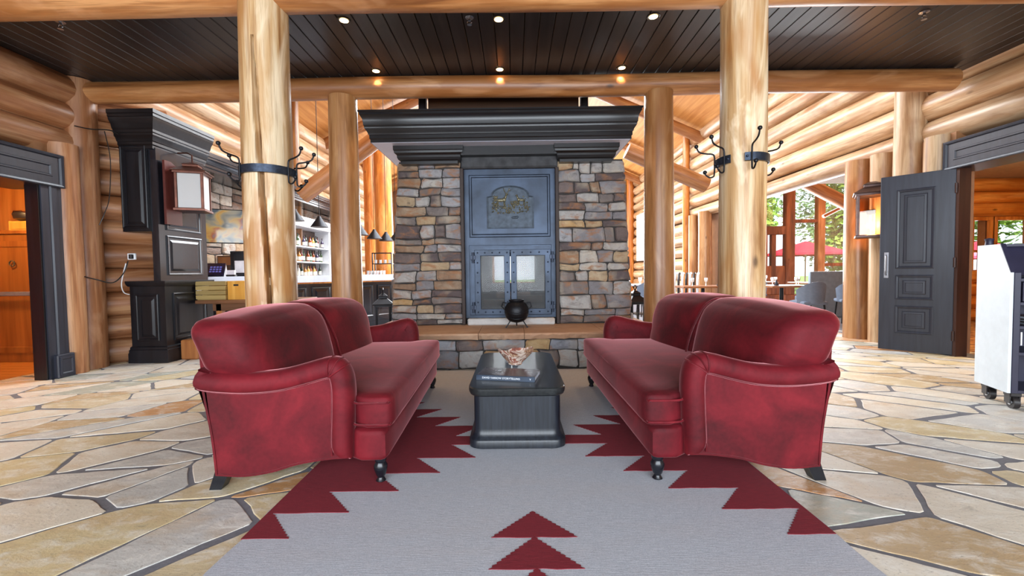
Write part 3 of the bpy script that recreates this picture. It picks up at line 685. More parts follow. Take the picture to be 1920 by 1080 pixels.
# mantel crown with returns
MX0, MX1, MYF, MYB, MZ = -1.735, 1.44, 5.3, 6.95, 2.715
prof = [(0, MZ), (.012, MZ), (.012, MZ+.035), (.022, MZ+.045), (.022, MZ+.085), (.03, MZ+.09), (.038, MZ+.115), (.062, MZ+.15), (.068, MZ+.165), (.068, MZ+.18), (.075, MZ+.19), (.078, MZ+.23), (.085, MZ+.265), (.105, MZ+.30), (.112, MZ+.305), (.112, MZ+.33), (.125, MZ+.338), (.125, MZ+.355), (0, MZ+.355)]
mb = MB(); path = [(X_(MX1), Y_(MYB)), (X_(MX1), Y_(MYF)), (X_(MX0), Y_(MYF)), (X_(MX0), Y_(MYB))]
# travel so that "right of travel" points outwards
mb.sweep(path[::-1], prof); mb.box(X_(MX0), X_(MX1), Y_(MYF), Y_(MYB), MZ+.36, MZ+.355); mb.obj('mantel_crown', BLACKH, fp, 25)
mb = MB(); mb.box(X_(MX0), X_(MX1), Y_(MYF), Y_(MYB), MZ-.004, MZ+.02); mb.obj('mantel_soffit', plain('lavender_lit_board', srgb(186, 186, 200), .35, 0, .06, 5), fp)  # light reflected on the underside is put into its pale colour
for a, b in ((-1.50, -.64), (.53, 1.33)):
    pr = [(0, 2.50), (.004, 2.50), (.004, 2.535), (.03, 2.55), (.042, 2.575), (.042, 2.60), (.05, 2.61), (.07, 2.625), (.072, 2.65), (.08, 2.66), (.08, 2.712), (0, 2.712)]
    mb = MB(); i0 = .07
    mb.sweep([(X_(a+i0), .35), (X_(a+i0), -.10), (X_(b-i0), -.10), (X_(b-i0), .35)], pr); mb.box(X_(a+i0), X_(b-i0), -.10, .35, 2.5, 2.712); mb.obj('corbel', BLACKH, fp, 25)
# chimney chase above the mantel
CHB = grained('brown_plank', srgb(70, 44, 26), srgb(98, 64, 38), .5, 0, 10)
mb = MB(); mb.box(X_(-1.12), X_(.88), Y_(5.75), Y_(6.9), 3.085, 6.6); mb.obj('chimney_chase', CHB, fp)
for x in (-1.19, .95): mb = MB(); mb.box(X_(x-.05), X_(x+.05), Y_(5.70), Y_(5.80), 3.085, 6.4, .01); mb.obj('chimney_edge_board', BLACK, fp)

# iron pot on the hearth
pot = thing('iron_pot', 'squat black iron pot with handles and wire legs on the hearth before the fire doors', 'pot', (.02, 5.32, .415))
mb = MB(); mb.lathe([(.03, .06), (.09, .075), (.135, .12), (.152, .19), (.145, .25), (.115, .30), (.085, .318), (.095, .33), (.095, .345), (.08, .345), (.07, .32)], 28); mb.obj('bowl', IRON, pot, 50)
for s_ in (-1, 1):
    mb = MB(); mb.tube([(s_*.12, 0, .30), (s_*.17, 0, .31), (s_*.185, 0, .26), (s_*.15, 0, .22)], .009, 8); mb.obj('handle', IRON, pot, 60)
    mb = MB(); mb.tube([(s_*.07, -.05, .10), (s_*.115, -.07, .03), (s_*.135, -.075, .0)], .008, 6); mb.obj('leg', IRON, pot, 60)
mb = MB(); mb.tube([(0, .09, .10), (0, .13, .03), (0, .15, 0)], .008, 6); mb.obj('leg', IRON, pot, 60)
for z, d in ((.2, .03), (.13, .02)):
    mb = MB(); mb.tube([(.152*math.sin(t)*(.98 if z > .15 else .9), -.155*math.cos(t)*(.98 if z > .15 else .9), z-d*math.cos(2*t)) for t in [(-1.3+2.6*i/12) for i in range(13)]], .006, 6); mb.obj('wire_swag', IRON, pot, 60)

# ================================================================== rug
RUGG = Mat('grey_woven_wool', rough=.95)
v_ = RUGG.coord((6, 60, 1), False); n_ = RUGG.noise(v_, 3, 5, .7); n2_ = RUGG.noise(RUGG.coord((1, 1, 1), False), 260, 2, .6); n3_ = RUGG.noise(RUGG.coord((.6, 3, 1), False), 2.0, 3)
c_ = RUGG.ramp(n_, [(.25, srgb(160, 163, 172)), (.75, srgb(198, 199, 206))]); c_ = RUGG.mix(.35, c_, RUGG.ramp(n2_, [(.3, srgb(120, 122, 132)), (.7, srgb(214, 214, 218))])); c_ = RUGG.mix(RUGG.ramp(n3_, [(.45, 0), (.8, .3)]), c_, srgb(186, 174, 170))
RUGG.set('Base Color', c_); RUGG.bump(n_, .35, .004); RUGG = RUGG.m
RUGR = Mat('crimson_woven_wool', rough=.95)
v_ = RUGR.coord((6, 60, 1), False); n_ = RUGR.noise(v_, 3, 5, .7); c_ = RUGR.ramp(n_, [(.25, srgb(100, 18, 30)), (.75, srgb(134, 28, 42))])
n2_ = RUGR.noise(RUGR.coord((1, 1, 1), False), 300, 2, .6); c_ = RUGR.mix(RUGR.ramp(n2_, [(.6, 0), (.8, .35)]), c_, srgb(170, 70, 80)); RUGR.set('Base Color', c_); RUGR.bump(n_, .35, .004); RUGR = RUGR.m
rug = thing('rug', 'grey kilim rug with crimson stepped zigzag borders under the two sofas', 'rug', (.08, 2.742, 0))
RX0, RX1, RH = -1.23, 1.23, 2.02
mb = MB(); N = 40
lo = [(RX0+(RX1-RX0)*i/8, -RH+.004*math.sin(i*2)) for i in range(9)]+[(RX1+.006*math.sin(i*1.3), -RH+2*RH*i/N) for i in range(1, N)]+[(RX1-(RX1-RX0)*i/8, RH) for i in range(9)]+[(RX0+.006*math.sin(i*1.7+1), RH-2*RH*i/N) for i in range(1, N)]
mb.loft([[(x, y, 0.001) for x, y in lo], [(x, y, .007) for x, y in lo], [(x*.998, y*.999, .009) for x, y in lo]], True); mb.obj('field', RUGG, rug)
def fringe(P, rnd):                       # saw-toothed woven edge
    out = []
    for i in range(len(P)):
        p, q = Vector(P[i]), Vector(P[(i+1) % len(P)]); L = (q-p).length; d = (q-p)/L
        out.append(p)
        if abs(d.x) > .03 and abs(d.y) > .03:
            m = int(L/.012)
            for k in range(1, m): out.append(p+d*(L*k/m)+Vector((.005 if k % 2 else -.005, 0)))
        else:
            m = int(L/.05)
            for k in range(1, m): out.append(p+d*(L*k/m)+Vector((0, rnd.uniform(-.003, .003))) if abs(d.x) > .5 else p+d*(L*k/m))
    return out
def motif(P, name, parent, rnd):
    P = fringe(P, rnd); me = bpy.data.meshes.new(name); bm = bmesh.new()
    vs = [bm.verts.new((p.x, p.y, .0112)) for p in P]; f = bm.faces.new(vs); ret = bmesh.ops.extrude_face_region(bm, geom=[f])
    for e in ret['geom']:
        if isinstance(e, bmesh.types.BMVert): e.co.z -= .004
    bmesh.ops.recalc_face_normals(bm, faces=bm.faces); bm.to_mesh(me); bm.free(); me.materials.append(RUGR); return link(name, me, parent)
rnd = random.Random(2)
for s_ in (-1, 1):
    R = []; pit, st = .19, .1765
    # teeth growing inwards toward the middle, mirrored about it
    near = []
    for k in range(6):
        tip = 1.03-st*k; y0 = -1.02+pit*k
        near += [(s_*tip, y0), (s_*min(1.205, tip+st*.97), y0+pit*(1 if k < 5 else .41))]
    near = near[:-1]
    far = [(x, -y) for x, y in reversed(near)]
    P = [(s_*1.228, -1.02)]+near+far+[(s_*1.228, 1.02)]
    motif(P if s_ < 0 else P[::-1], 'zigzag_border', rug, rnd)
for s_ in (-1, 1):
    for k in range(4):
        yt = s_*(.835+.188*k); motif([(-.012, yt), (-.19, yt+s_*.19), (.165, yt+s_*.19)] if s_ > 0 else [(-.012, yt), (.165, yt+s_*.19), (-.19, yt+s_*.19)], 'triangle', rug, rnd)

# ================================================================== sofas
VEL = Mat('crimson_velvet', rough=.7, Sheen_Weight=.6, Sheen_Roughness=.26)
VEL.b.inputs['Sheen Tint'].default_value = (1, .42, .45, 1); VEL.b.inputs['Specular IOR Level'].default_value = .25
v_ = VEL.coord((1, 1, 1)); n_ = VEL.noise(v_, 3.2, 4, .55, .8); n2_ = VEL.noise(v_, 45, 3)
c_ = VEL.ramp(n_, [(.3, srgb(62, 8, 14)), (.5, srgb(92, 12, 22)), (.75, srgb(126, 24, 34))]); c_ = VEL.mix(.15, c_, VEL.ramp(n2_, [(.3, srgb(70, 10, 18)), (.7, srgb(128, 30, 42))])); VEL.set('Base Color', c_); VEL.bump(n2_, .08, .003); VEL = VEL.m
LEGB = plain('ebonised_leg', srgb(20, 22, 28), .25, 0, .2)
def smooth_path(pts, n=8):                # Catmull-Rom
    P = [Vector(p) for p in pts]; out = []
    for i in range(len(P)-1):
        a, b, c, d = P[max(i-1, 0)], P[i], P[i+1], P[min(i+2, len(P)-1)]
        for k in range(n):
            t = k/n; out.append(.5*((2*b)+(c-a)*t+(2*a-5*b+4*c-d)*t*t+(3*b-a-3*c+d)*t**3))
    return out+[P[-1]]
def make_sofa(label):
    s = thing('sofa', label, 'sofa', group='pair of crimson velvet sofas')
    HL = 1.0
    # base rail under the cushion, with shaped front
    def base(q):
        t = max(0, min(1, (q.x-.22)/.06)); q.y *= (.84+.11*t)/.95; return Vector((q.x, q.y, q.z+.215-.0*t))
    vs, fs = softbox((.445, .95, .085), .03, (.012, 0, 0), 16, base)
    mb = MB(); mb.add(vs, fs); mb.obj('base', VEL, s, 60, fix=False)
    # seat cushion (T-shaped front) with piping
    def seat(q):
        if q.x < -.1 or True:
            t = max(0, min(1, (q.x-.20)/.10)); lim = .845+.10*t*t*(3-2*t); q.y = q.y*lim/.955
        return Vector((q.x+.03, q.y, q.z+.385))
    vs, fs = softbox((.445, .955, .088), .034, (.010, .004, .035), 16, seat)
    mb = MB(); mb.add(vs, fs); cu = mb.obj('seat_cushion', VEL, s, 60, fix=False)
    for zt, xo in ((.437, .462), (.325, .468)):
        P = [(-.2, -.86, zt+.012), (.17, -.862, zt+.01), (.25, -.905, zt+.005), (.30, -.945, zt), (xo-.05, -.952, zt), (xo-.012, -.945, zt), (xo, -.90, zt), (xo+.008, -.4, zt+.012), (xo+.01, 0, zt+.014), (xo+.008, .4, zt+.012), (xo, .90, zt), (xo-.012, .945, zt), (xo-.05, .952, zt), (.30, .945, zt), (.25, .905, zt+.005), (.17, .862, zt+.01), (-.2, .86, zt+.012)]
        mb = MB(); mb.tube(smooth_path(P, 4), .006, 6); mb.obj('piping', VEL, cu, 60)
    # two back cushions
    for sg in (-1, 1):
        def back(q, sg=sg):
            x, y, z = q
            e = max(0, (y*sg+.30)/.78); dz = -.03*e*e*max(0, (z+.1)/.43) if y*sg > -.30 else 0
            e2 = max(0, (-y*sg-.36)/.12); dz -= .012*e2*e2 if z > .1 else 0
            zz = z+dz; x2 = x-.20*(zz+.1)
            x2 += .03*math.cos(y*3.1)*(1 if x > 0 else 0)
            if x < 0: x2 -= .02*max(0, zz)/.33
            if zz > .1: x2 -= .05*((zz-.1)/.24)**2
            yy = (y*1.07 if y*sg < 0 else y)+sg*.478; lim = .985 if zz+.565 > .66 else (.915 if zz+.565 < .56 else .915+.07*(zz+.005)/.10)
            if yy*sg > .8: yy = sg*(.8+(yy*sg-.8)*(lim-.8)/.158)
            return Vector((x2-.300, yy, zz+.565))
        vs, fs = softbox((.145, .480, .335), .098, (.035, 0, .014), 18, back)
        mb = MB(); mb.add(vs, fs); bc = mb.obj('back_cushion', VEL, s, 60, fix=False)
    P = [(-.115, 0, .46), (-.15, 0, .62), (-.205, 0, .75), (-.265, 0, .845), (-.345, 0, .888), (-.425, 0, .875), (-.485, 0, .82)]
    mb = MB(); mb.tube(smooth_path(P, 5), .008, 6); mb.obj('centre_seam', VEL, s, 60)
    # outside back
    vs, fs = softbox((.03, .90, .30), .028, (0, 0, 0), 6, lambda q: Vector((q.x-.415-.15*(q.z+.3), q.y, q.z+.40)))
    mb = MB(); mb.add(vs, fs); mb.obj('back_panel', VEL, s, 60, fix=False)
    # rolled arms
    topc = [(-.485, .635), (-.40, .618), (-.25, .608), (-.10, .618), (.03, .648), (.12, .672), (.185, .678), (.235, .655), (.268, .60), (.280, .52), (.278, .40), (.272, .27), (.268, .155)]
    bot = [(.268, .155), (.16, .152), (.0, .13), (-.14, .092), (-.28, .075), (-.42, .085)]
    bak = [(-.42, .085), (-.435, .28), (-.465, .48), (-.485, .635)]
    T, B, K = smooth_path([V(x, z, 0) for x, z in topc], 5), smooth_path([V(x, z, 0) for x, z in bot], 5), smooth_path([V(x, z, 0) for x, z in bak], 4)
    out = [(p, 1.0) for p in T[:-1]]+[(p, 0.0) for p in B[:-1]]+[(p, .0) for p in K[:-1]]
    n = len(out); W = [w for _, w in out]
    for _ in range(3): W = [(W[i-1]+W[i]*2+W[(i+1) % n])/4 for i in range(n)]
    nr = []
    for i in range(n):
        t = (out[(i+1) % n][0]-out[i-1][0]); t.normalize(); nr.append(Vector((t.y, -t.x, 0)))     # inward for clockwise travel
    for sg in (-1, 1):
        rings = []
        prof = [(.098, -.004), (.100, .012), (.088, .030), (.062, .040), (.03, .034), (.008, .012), (0, -.03), (.004, -.075), (.02, -.11), (.05, -.125), (.10, -.125)]
        for d, o_ in prof:
            R = []
            for i in range(n):
                p = out[i][0]+nr[i]*d*(.12+.88*W[i]); oo = o_ if o_ < 0 else o_*W[i]
                R.append((p.x, sg*(.955+oo), p.y))
            rings.append(R)
        mb = MB(); mb.loft(rings, True); arm = mb.obj('arm', VEL, s, 50)
        mb = MB(); cand = [i for i in range(n) if W[i] > .6]
        mb.tube([((out[i][0]+nr[i]*.101).x, sg*.957, (out[i][0]+nr[i]*.101).y) for i in cand], .0065, 6); mb.obj('piping', VEL, arm, 60)
        for a0 in (.17, .215, .25):          # pleats gathered over the scroll
            i = min(range(len(T)), key=lambda k: abs(T[k].x-a0)+(0 if T[k].y > .55 else 9)); p, q = T[i], nr[i]
            mb = MB(); mb.tube([(p.x+q.x*d, sg*(.955+o_+.002), p.y+q.y*d) for d, o_ in prof[1:8]], .0045, 5); mb.obj('pleat', VEL, arm, 60)
    # legs: turned front legs on brass-black feet, raked rear blocks
    for sg in (-1, 1):
        mb = MB(); mb.lathe([(.020, .0115), (.026, .016), (.022, .022), (.017, .034), (.024, .046), (.034, .075), (.036, .095), (.026, .115), (.030, .122), (.030, .14)], 16, (.40, sg*.905, 0)); mb.obj('leg', LEGB, s, 50)
        mb = MB(); b_ = [(-.47, 0), (-.41, 0), (-.345, .13), (-.425, .13)]; mb.prism(b_, (0, sg*.9-.03, 0), (1, 0, 0), (0, 0, 1), -.06); mb.obj('leg', LEGB, s)
    return s
sofaL = make_sofa('crimson velvet roll-arm sofa on the bar side of the coffee table'); sofaL.location = (-1.155, 3.095, 0); sofaL.rotation_euler = (0, 0, math.radians(2.4))
sofaR = copy_tree(sofaL); sofaR['label'] = 'crimson velvet roll-arm sofa on the dining room side of the coffee table'; sofaR.location = (1.125, 3.11, 0); sofaR.rotation_euler = (0, 0, math.radians(180.6))

# ================================================================== coffee table, book, bowl
TBL = Mat('black_stained_oak', rough=.38, Coat_Weight=.1)
g_ = TBL.noise(TBL.coord((1, 1, .06), False), 60, 4, .6, .2); TBL.set('Base Color', TBL.ramp(g_, [(.3, srgb(14, 17, 23)), (.7, srgb(32, 37, 46))])); TBL.bump(g_, .3, .003); TBL = TBL.m
ct = thing('coffee_table', 'black stained plinth coffee table with rounded corners between the sofas', 'table', (.006, 3.17, 0))
mb = MB(); R = []
for hx, hy, r, z in ((.288, .575, .07, 0), (.302, .588, .075, .008), (.302, .588, .075, .05), (.298, .584, .075, .058), (.285, .571, .07, .07), (.274, .56, .06, .092), (.271, .557, .055, .12), (.271, .557, .055, .325)): R.append(rrect(hx, hy, r, z))
mb.loft(R); mb.obj('body', TBL, ct, 35, (0, 0, .0118))
TOPM = Mat('black_oak_top', rough=.3, Coat_Weight=.2)
g_ = TOPM.noise(TOPM.coord((1, .06, 1), False), 50, 4, .6, .2); TOPM.set('Base Color', TOPM.ramp(g_, [(.3, srgb(24, 26, 27)), (.7, srgb(44, 46, 46))])); TOPM = TOPM.m
mb = MB(); mb.loft([rrect(.285, .57, .07, .325, 3), rrect(.298, .585, .085, .335, 3), rrect(.303, .59, .09, .35, 3), rrect(.303, .59, .09, .374, 3), rrect(.298, .585, .088, .38, 3)]); mb.obj('top', TOPM, ct, 35, (0, 0, .0118))
ZT_ = .3918
bk_a, bk_b, bk_c = atz(893, 712, ZT_), atz(1003, 717, ZT_), atz(1019, 693, ZT_)
bx = (bk_b-bk_a); bwid = bx.length; bx.normalize(); bdep = .225
book = thing('book', 'thick dark-jacketed hardback book lying flat on the coffee table under the bowl', 'book', (bk_a+bk_b)/2, math.atan2(bx.y, bx.x))
BK = plain('ink_blue_jacket', srgb(26, 42, 62), .3, 0, .3, 5); PAGE = grained('page_block', srgb(170, 176, 190), srgb(214, 218, 226), .8, 0, 60)
hw = bwid/2
COVER = Mat('photographic_cover', rough=.25)
n_ = COVER.noise(COVER.coord((1, 2.2, 1), False), 9, 5, .6, 1.2); COVER.set('Base Color', COVER.ramp(n_, [(.35, srgb(30, 30, 36)), (.5, srgb(92, 84, 90)), (.62, srgb(52, 50, 58)), (.75, srgb(196, 190, 194))])); COVER = COVER.m
mb = MB(); mb.box(-hw, hw, 0, bdep, .030, .034, .001); mb.obj('front_cover', COVER, book); mb = MB(); mb.box(-hw, hw, 0, bdep, 0, .004, .001); mb.obj('back_cover', BK, book)
mb = MB(); mb.box(-hw, hw, -.002, .004, 0, .034, .001); spine = mb.obj('spine', BK, book); mb = MB(); mb.box(-hw+.004, hw-.004, .004, bdep-.004, .004, .030); mb.obj('page_block', PAGE, book)
WHT = plain('white_print', srgb(225, 228, 232), .6, 0, .03)
def text(s, size, name, mat, parent, loc, rot, ext=.0006, align='CENTER'):
    c = bpy.data.curves.new(name, 'FONT'); c.body = s; c.size = size; c.extrude = ext; c.align_x = align; c.align_y = 'CENTER'
    ob = bpy.data.objects.new(name+'_tmp', c); COL.objects.link(ob); dg = bpy.context.evaluated_depsgraph_get(); me = bpy.data.meshes.new_from_object(ob.evaluated_get(dg)); bpy.data.objects.remove(ob)
    me.materials.clear(); me.materials.append(mat); o = link(name, me, parent, loc); o.rotation_euler = rot; return o
BOOKTXT = 'DAVID YARROW STORYTELLING'
text(BOOKTXT, .0172, 'spine_lettering', WHT, spine, (-.028, -.0024, .017), (math.pi/2, 0, 0)); text('V', .017, 'spine_emblem', WHT, spine, (hw-.03, -.0024, .017), (math.pi/2, 0, 0))
bowl = thing('stone_bowl', 'carved red-banded onyx bowl with a wavy rim standing on the book', 'bowl', atz(966, 683, ZT_+.034))
ONY = Mat('banded_onyx', rough=.22, Coat_Weight=.3)
v_ = ONY.coord((1, 1, 1.6), False, (.5, .35, 0)); n_ = ONY.noise(v_, 7, 5, .6, 1.6)
ONY.set('Base Color', ONY.ramp(n_, [(.30, srgb(88, 62, 56)), (.42, srgb(156, 92, 76)), (.48, srgb(222, 206, 190)), (.54, srgb(120, 84, 74)), (.62, srgb(188, 150, 118)), (.72, srgb(226, 216, 204)), (.8, srgb(110, 74, 66))])); ONY = ONY.m
mb = MB(); R = []; n = 40
for r, z, k in ((.045, 0, 0), (.052, .004, 0), (.05, .012, 0), (.062, .024, .1), (.095, .06, .5), (.125, .095, 1), (.131, .103, 1), (.124, .105, 1), (.115, .092, 1), (.085, .058, .5), (.05, .03, 0), (.01, .024, 0)):
    R.append([(r*math.cos(a)*(1+.04*k*math.sin(3*a+1)), r*.86*math.sin(a)*(1+.05*k*math.cos(2*a)), z+k*(.012*math.sin(2*a+.6)+.008*math.sin(5*a))) for a in [2*math.pi*i/n for i in range(n)]])
mb.loft(R); mb.obj('body', ONY, bowl, 60)
# ================================================================== bar side
def raised_panel(mb, c, u, v, w, h, up=1):
    return mb.rects(c, u, v, w, h, [(0, 0), (0, .012*up), (.012, .016*up), (.024, .012*up), (.03, .002*up), (.055, .002*up), (.085, .012*up)])
GLOSSB = grained('glossy_black_joinery', srgb(17, 17, 21), srgb(32, 33, 40), .2, 2, 20, Coat_Weight=.3, Coat_Roughness=.08)
bc = thing('bar_pier_cabinet', 'tall black panelled pier cabinet with a heavy crown at the end of the bar', 'cabinet', (-4.7, 5.8, 0))
L_ = lambda x, y, z=0: (x+4.7, y-5.8, z)
bx0, bx1, by0, by1 = -4.92, -4.47, 5.42, 6.28
def lbox(mb, x0, x1, y0, y1, z0, z1, b=0): return mb.box(x0+4.7, x1+4.7, y0-5.8, y1-5.8, z0, z1, b)
mb = MB(); lbox(mb, bx0, bx1, by0, by1, 0, .98); raised_panel(mb, L_(-4.70, by0, .58), (1, 0, 0), (0, 0, 1), .29, .60); mb.obj('base_cupboard', BLACK, bc)
mb = MB(); raised_panel(mb, L_(bx1, 5.84, .58), (0, 1, 0), (0, 0, 1), .6, .62); mb.obj('side_panel', BLACK, bc)
P4 = [(bx0+4.7, by1-5.8), (bx0+4.7, by0-5.8), (bx1+4.7, by0-5.8), (bx1+4.7, by1-5.8)]
mb = MB(); mb.sweep(P4, [(0, 0), (.03, 0), (.03, .12), (.024, .135), (.024, .165), (.015, .175), (.015, .20), (0, .215)]); mb.obj('plinth', BLACK, bc, 25)
mb = MB(); mb.sweep(P4, [(0, .98), (.012, .98), (.025, 1.0), (.032, 1.03), (.032, 1.05), (0, 1.05)]); lbox(mb, bx0, bx1, by0, by1, .98, 1.05); mb.obj('ledge', BLACK, bc, 25)
mb = MB(); lbox(mb, -4.62, -4.53, 5.44, by1, 1.05, 2.74); mb.obj('column', GLOSSB, bc)
mb = MB(); raised_panel(mb, L_(-4.53, 5.86, 1.38), (0, 1, 0), (0, 0, 1), .62, .52); raised_panel(mb, L_(-4.53, 5.86, 2.05), (0, 1, 0), (0, 0, 1), .62, .68); mb.obj('side_panel', GLOSSB, bc)
mb = MB(); lbox(mb, -4.97, -4.62, 5.42, 5.95, 1.68, 2.74); raised_panel(mb, L_(-4.80, 5.42, 2.24), (1, 0, 0), (0, 0, 1), .33, 1.04); mb.obj('wall_cupboard', BLACK, bc)
cx1 = -4.55
crown = [(0.0, 2.72), (0.0123, 2.72), (0.0123, 2.756), (0.0246, 2.7695), (0.0246, 2.801), (0.0369, 2.81), (0.0492, 2.846), (0.0697, 2.873), (0.0697, 2.8955), (0.082, 2.9045), (0.082, 2.936), (0.0943, 2.954), (0.1066, 2.999), (0.1353, 3.044), (0.1394, 3.071), (0.1476, 3.0755), (0.1476, 3.107), (0.1599, 3.116), (0.1599, 3.161), (0.0, 3.161)]
mb = MB(); mb.sweep([(-4.97+4.7, 5.42-5.8), (cx1+4.7, 5.42-5.8), (cx1+4.7, by1+.05-5.8)], crown); lbox(mb, -4.97, cx1, 5.42, by1+.05, 2.72, 3.16); mb.obj('crown', BLACKH, bc, 25)
mb = MB(); prf = [(0, 0), (.26, 0), (.26, .5), (.2, .62), (.24, .75), (.1, .82), (0, .82)]
mb.prism(prf, L_(-4.50, 5.50, 1.78), (0, 1, 0), (0, 0, 1), .03); mb.obj('shaped_bracket', plain('red_brown_edge', srgb(92, 44, 38), .3), bc)
# back bar: long cornice, stone wall
wb = wall('wall_bar', [(-5.5, -5.32, 6.3, 12.6, 0, 2.8)], MORTAR)
BARST = stone_mat('bar_wall_rubble', [(0, srgb(196, 188, 178)), (.25, srgb(164, 150, 138)), (.5, srgb(212, 202, 188)), (.7, srgb(136, 116, 104)), (.86, srgb(186, 160, 130))], 9, .5, 1.0, .85, .03)
rubble(wb, 6.35, 9.2, 1.0, 2.76, -5.32, BARST, 77, None, .01, 'x', 1, wmin=.2, wmax=.5, hmin=.1, hmax=.24)
rubble(wb, 9.25, 12.5, 2.3, 2.76, -5.32, BARST, 78, None, .01, 'x', 1, wmin=.3, wmax=.6, hmin=.12, hmax=.24)
low = [(0, 2.76), (.015, 2.76), (.015, 2.80), (.03, 2.815), (.03, 2.85), (.045, 2.86), (.06, 2.90), (.085, 2.93), (.085, 2.955), (.10, 2.965), (.10, 3.03), (0, 3.03)]
mb = MB(); mb.sweep([(-4.82, 6.36), (-4.82, 12.6), (-5.5, 12.6)], low); mb.box(-5.5, -4.82, 6.36, 12.6, 2.76, 3.03); trim(mb.obj('bar_cornice', GLOSSB, None, 25), 'long glossy black moulded cornice running above the back bar')
# counter
A_, B_, C_, D_ = V(-4.75, 6.42, 0), V(-3.87, 8.0, 0), V(-2.72, 9.55, 0), V(-2.45, 12.2, 0)
bar = thing('bar_counter', 'long angled black panelled bar with a thick pale stone top', 'bar counter', B_)
def band(path, out, z0, z1): return MB().sweep([(p.x-B_.x, p.y-B_.y) for p in path], [(-.55, z0), (out, z0), (out, z1), (-.55, z1)])
band([A_, B_, C_, D_], 0, 0, .94).obj('body', GLOSSB, bar); band([A_, B_, C_, D_], .02, .935, .965).obj('wood_trim', W_ORANGE, bar)
STN = plain('pale_blue_grey_stone', srgb(196, 204, 220), .3, 0, .08, 5)
band([A_, B_, C_, D_], .16, .965, 1.092).obj('stone_top', STN, bar); band([A_, B_, C_, D_], .03, 0, .1).obj('kick_board', GLOSSB, bar)
for a, b, n in ((A_, B_, 3), (B_, C_, 4), (C_, D_, 4)):
    d = (b-a).normalized(); L = (b-a).length; nrm = V(d.y, -d.x, 0)
    for i in range(n):
        c = a+d*(L*(i+.5)/n)-B_; mb = MB(); mb.rects((c.x, c.y, .54), d, (0, 0, 1), L/n-.1, .68, [(0, 0), (0, .014), (.016, .02), (.035, .006), (.06, .006), (.1, .018)]); mb.obj('panel', GLOSSB, bar)
# shelf unit with bottles
sh = thing('bottle_shelf', 'white framed open shelf unit full of bottles behind the bar', 'shelf', (-5.1, 10.4, 0))
PALE = plain('pale_grey_lacquer', srgb(222, 224, 228), .3, 0, .05)
for y in (-.95, .95): mb = MB(); mb.box(-.2, .2, y-.05, y+.05, 0, 2.42, .006); mb.obj('upright', PALE, sh)
mb = MB(); mb.box(-.22, .22, -1.05, 1.05, 2.22, 2.46, .01); mb.obj('header', PALE, sh)
mb = MB(); mb.box(-.2, -.17, -.9, .9, 0, 2.22); mb.obj('back_panel', plain('mirror_back', srgb(120, 96, 84), .15, .6), sh)
SZ = (1.06, 1.42, 1.78)
for z in SZ: mb = MB(); mb.box(-.18, .19, -.9, .9, z-.03, z, .004); mb.obj('shelf_board', PALE, sh)
mb = MB(); mb.box(-.2, .2, -.9, .9, 0, 1.0); mb.obj('cupboard', GLOSSB, sh)
cols = [(150, 70, 30), (60, 90, 60), (210, 200, 190), (180, 120, 50), (110, 40, 40), (70, 60, 90), (220, 170, 90), (40, 60, 50)]
BM = [Mat('bottle_glass_%s' % n, srgb(*c), .12, 0, Coat_Weight=.4).m for n, c in zip(('amber', 'green', 'clear', 'whisky', 'ruby', 'violet', 'honey', 'dark'), cols)]
LBL = plain('paper_label', srgb(228, 220, 204), .7); CAPM = plain('bottle_cap', srgb(40, 36, 36), .4)
def bottle_proto(k, h, r):
    mb = MB(); mb.lathe([(r*.9, 0), (r, .01), (r, h*.55), (r*.75, h*.66), (r*.32, h*.75), (r*.30, h*.93)], 10); body = mb.mesh('bottle', BM[k], 40)
    mb = MB(); mb.lathe([(r*1.02, h*.14), (r*1.02, h*.44)], 10, cap=False); lab = mb.mesh('label', LBL, 40)
    mb = MB(); mb.lathe([(r*.36, h*.92), (r*.36, h), (r*.05, h)], 8); cp = mb.mesh('cap', CAPM, 40); return body, lab, cp
protos = [bottle_proto(k, h, r) for k, h, r in ((0, .29, .04), (1, .31, .036), (2, .30, .038), (3, .26, .045), (4, .30, .037), (5, .27, .04), (6, .28, .042), (7, .31, .037))]
names = ('bottom', 'middle', 'top'); ORD = 'first second third fourth fifth sixth seventh eighth ninth tenth eleventh twelfth'.split()
def put_bottle(p, label, group, k):
    me, lb, cp = protos[k]; o = tag(link('bottle', me, None, p), label, 'bottle', group); link('label', lb, o); link('cap', cp, o); return o
for zi, z in enumerate(SZ):
    for i in range(12): k_ = rng.randrange(8); put_bottle((-5.1+rng.uniform(-.02, .06), 9.57+i*.15+rng.uniform(-.02, .02), z), '%s liquor bottle, %s from the near end on the %s board of the white shelf' % (('amber', 'green', 'clear', 'whisky-brown', 'ruby', 'violet', 'honey', 'dark')[k_], ORD[i], names[zi]), 'bottles on the %s shelf board' % names[zi], k_)
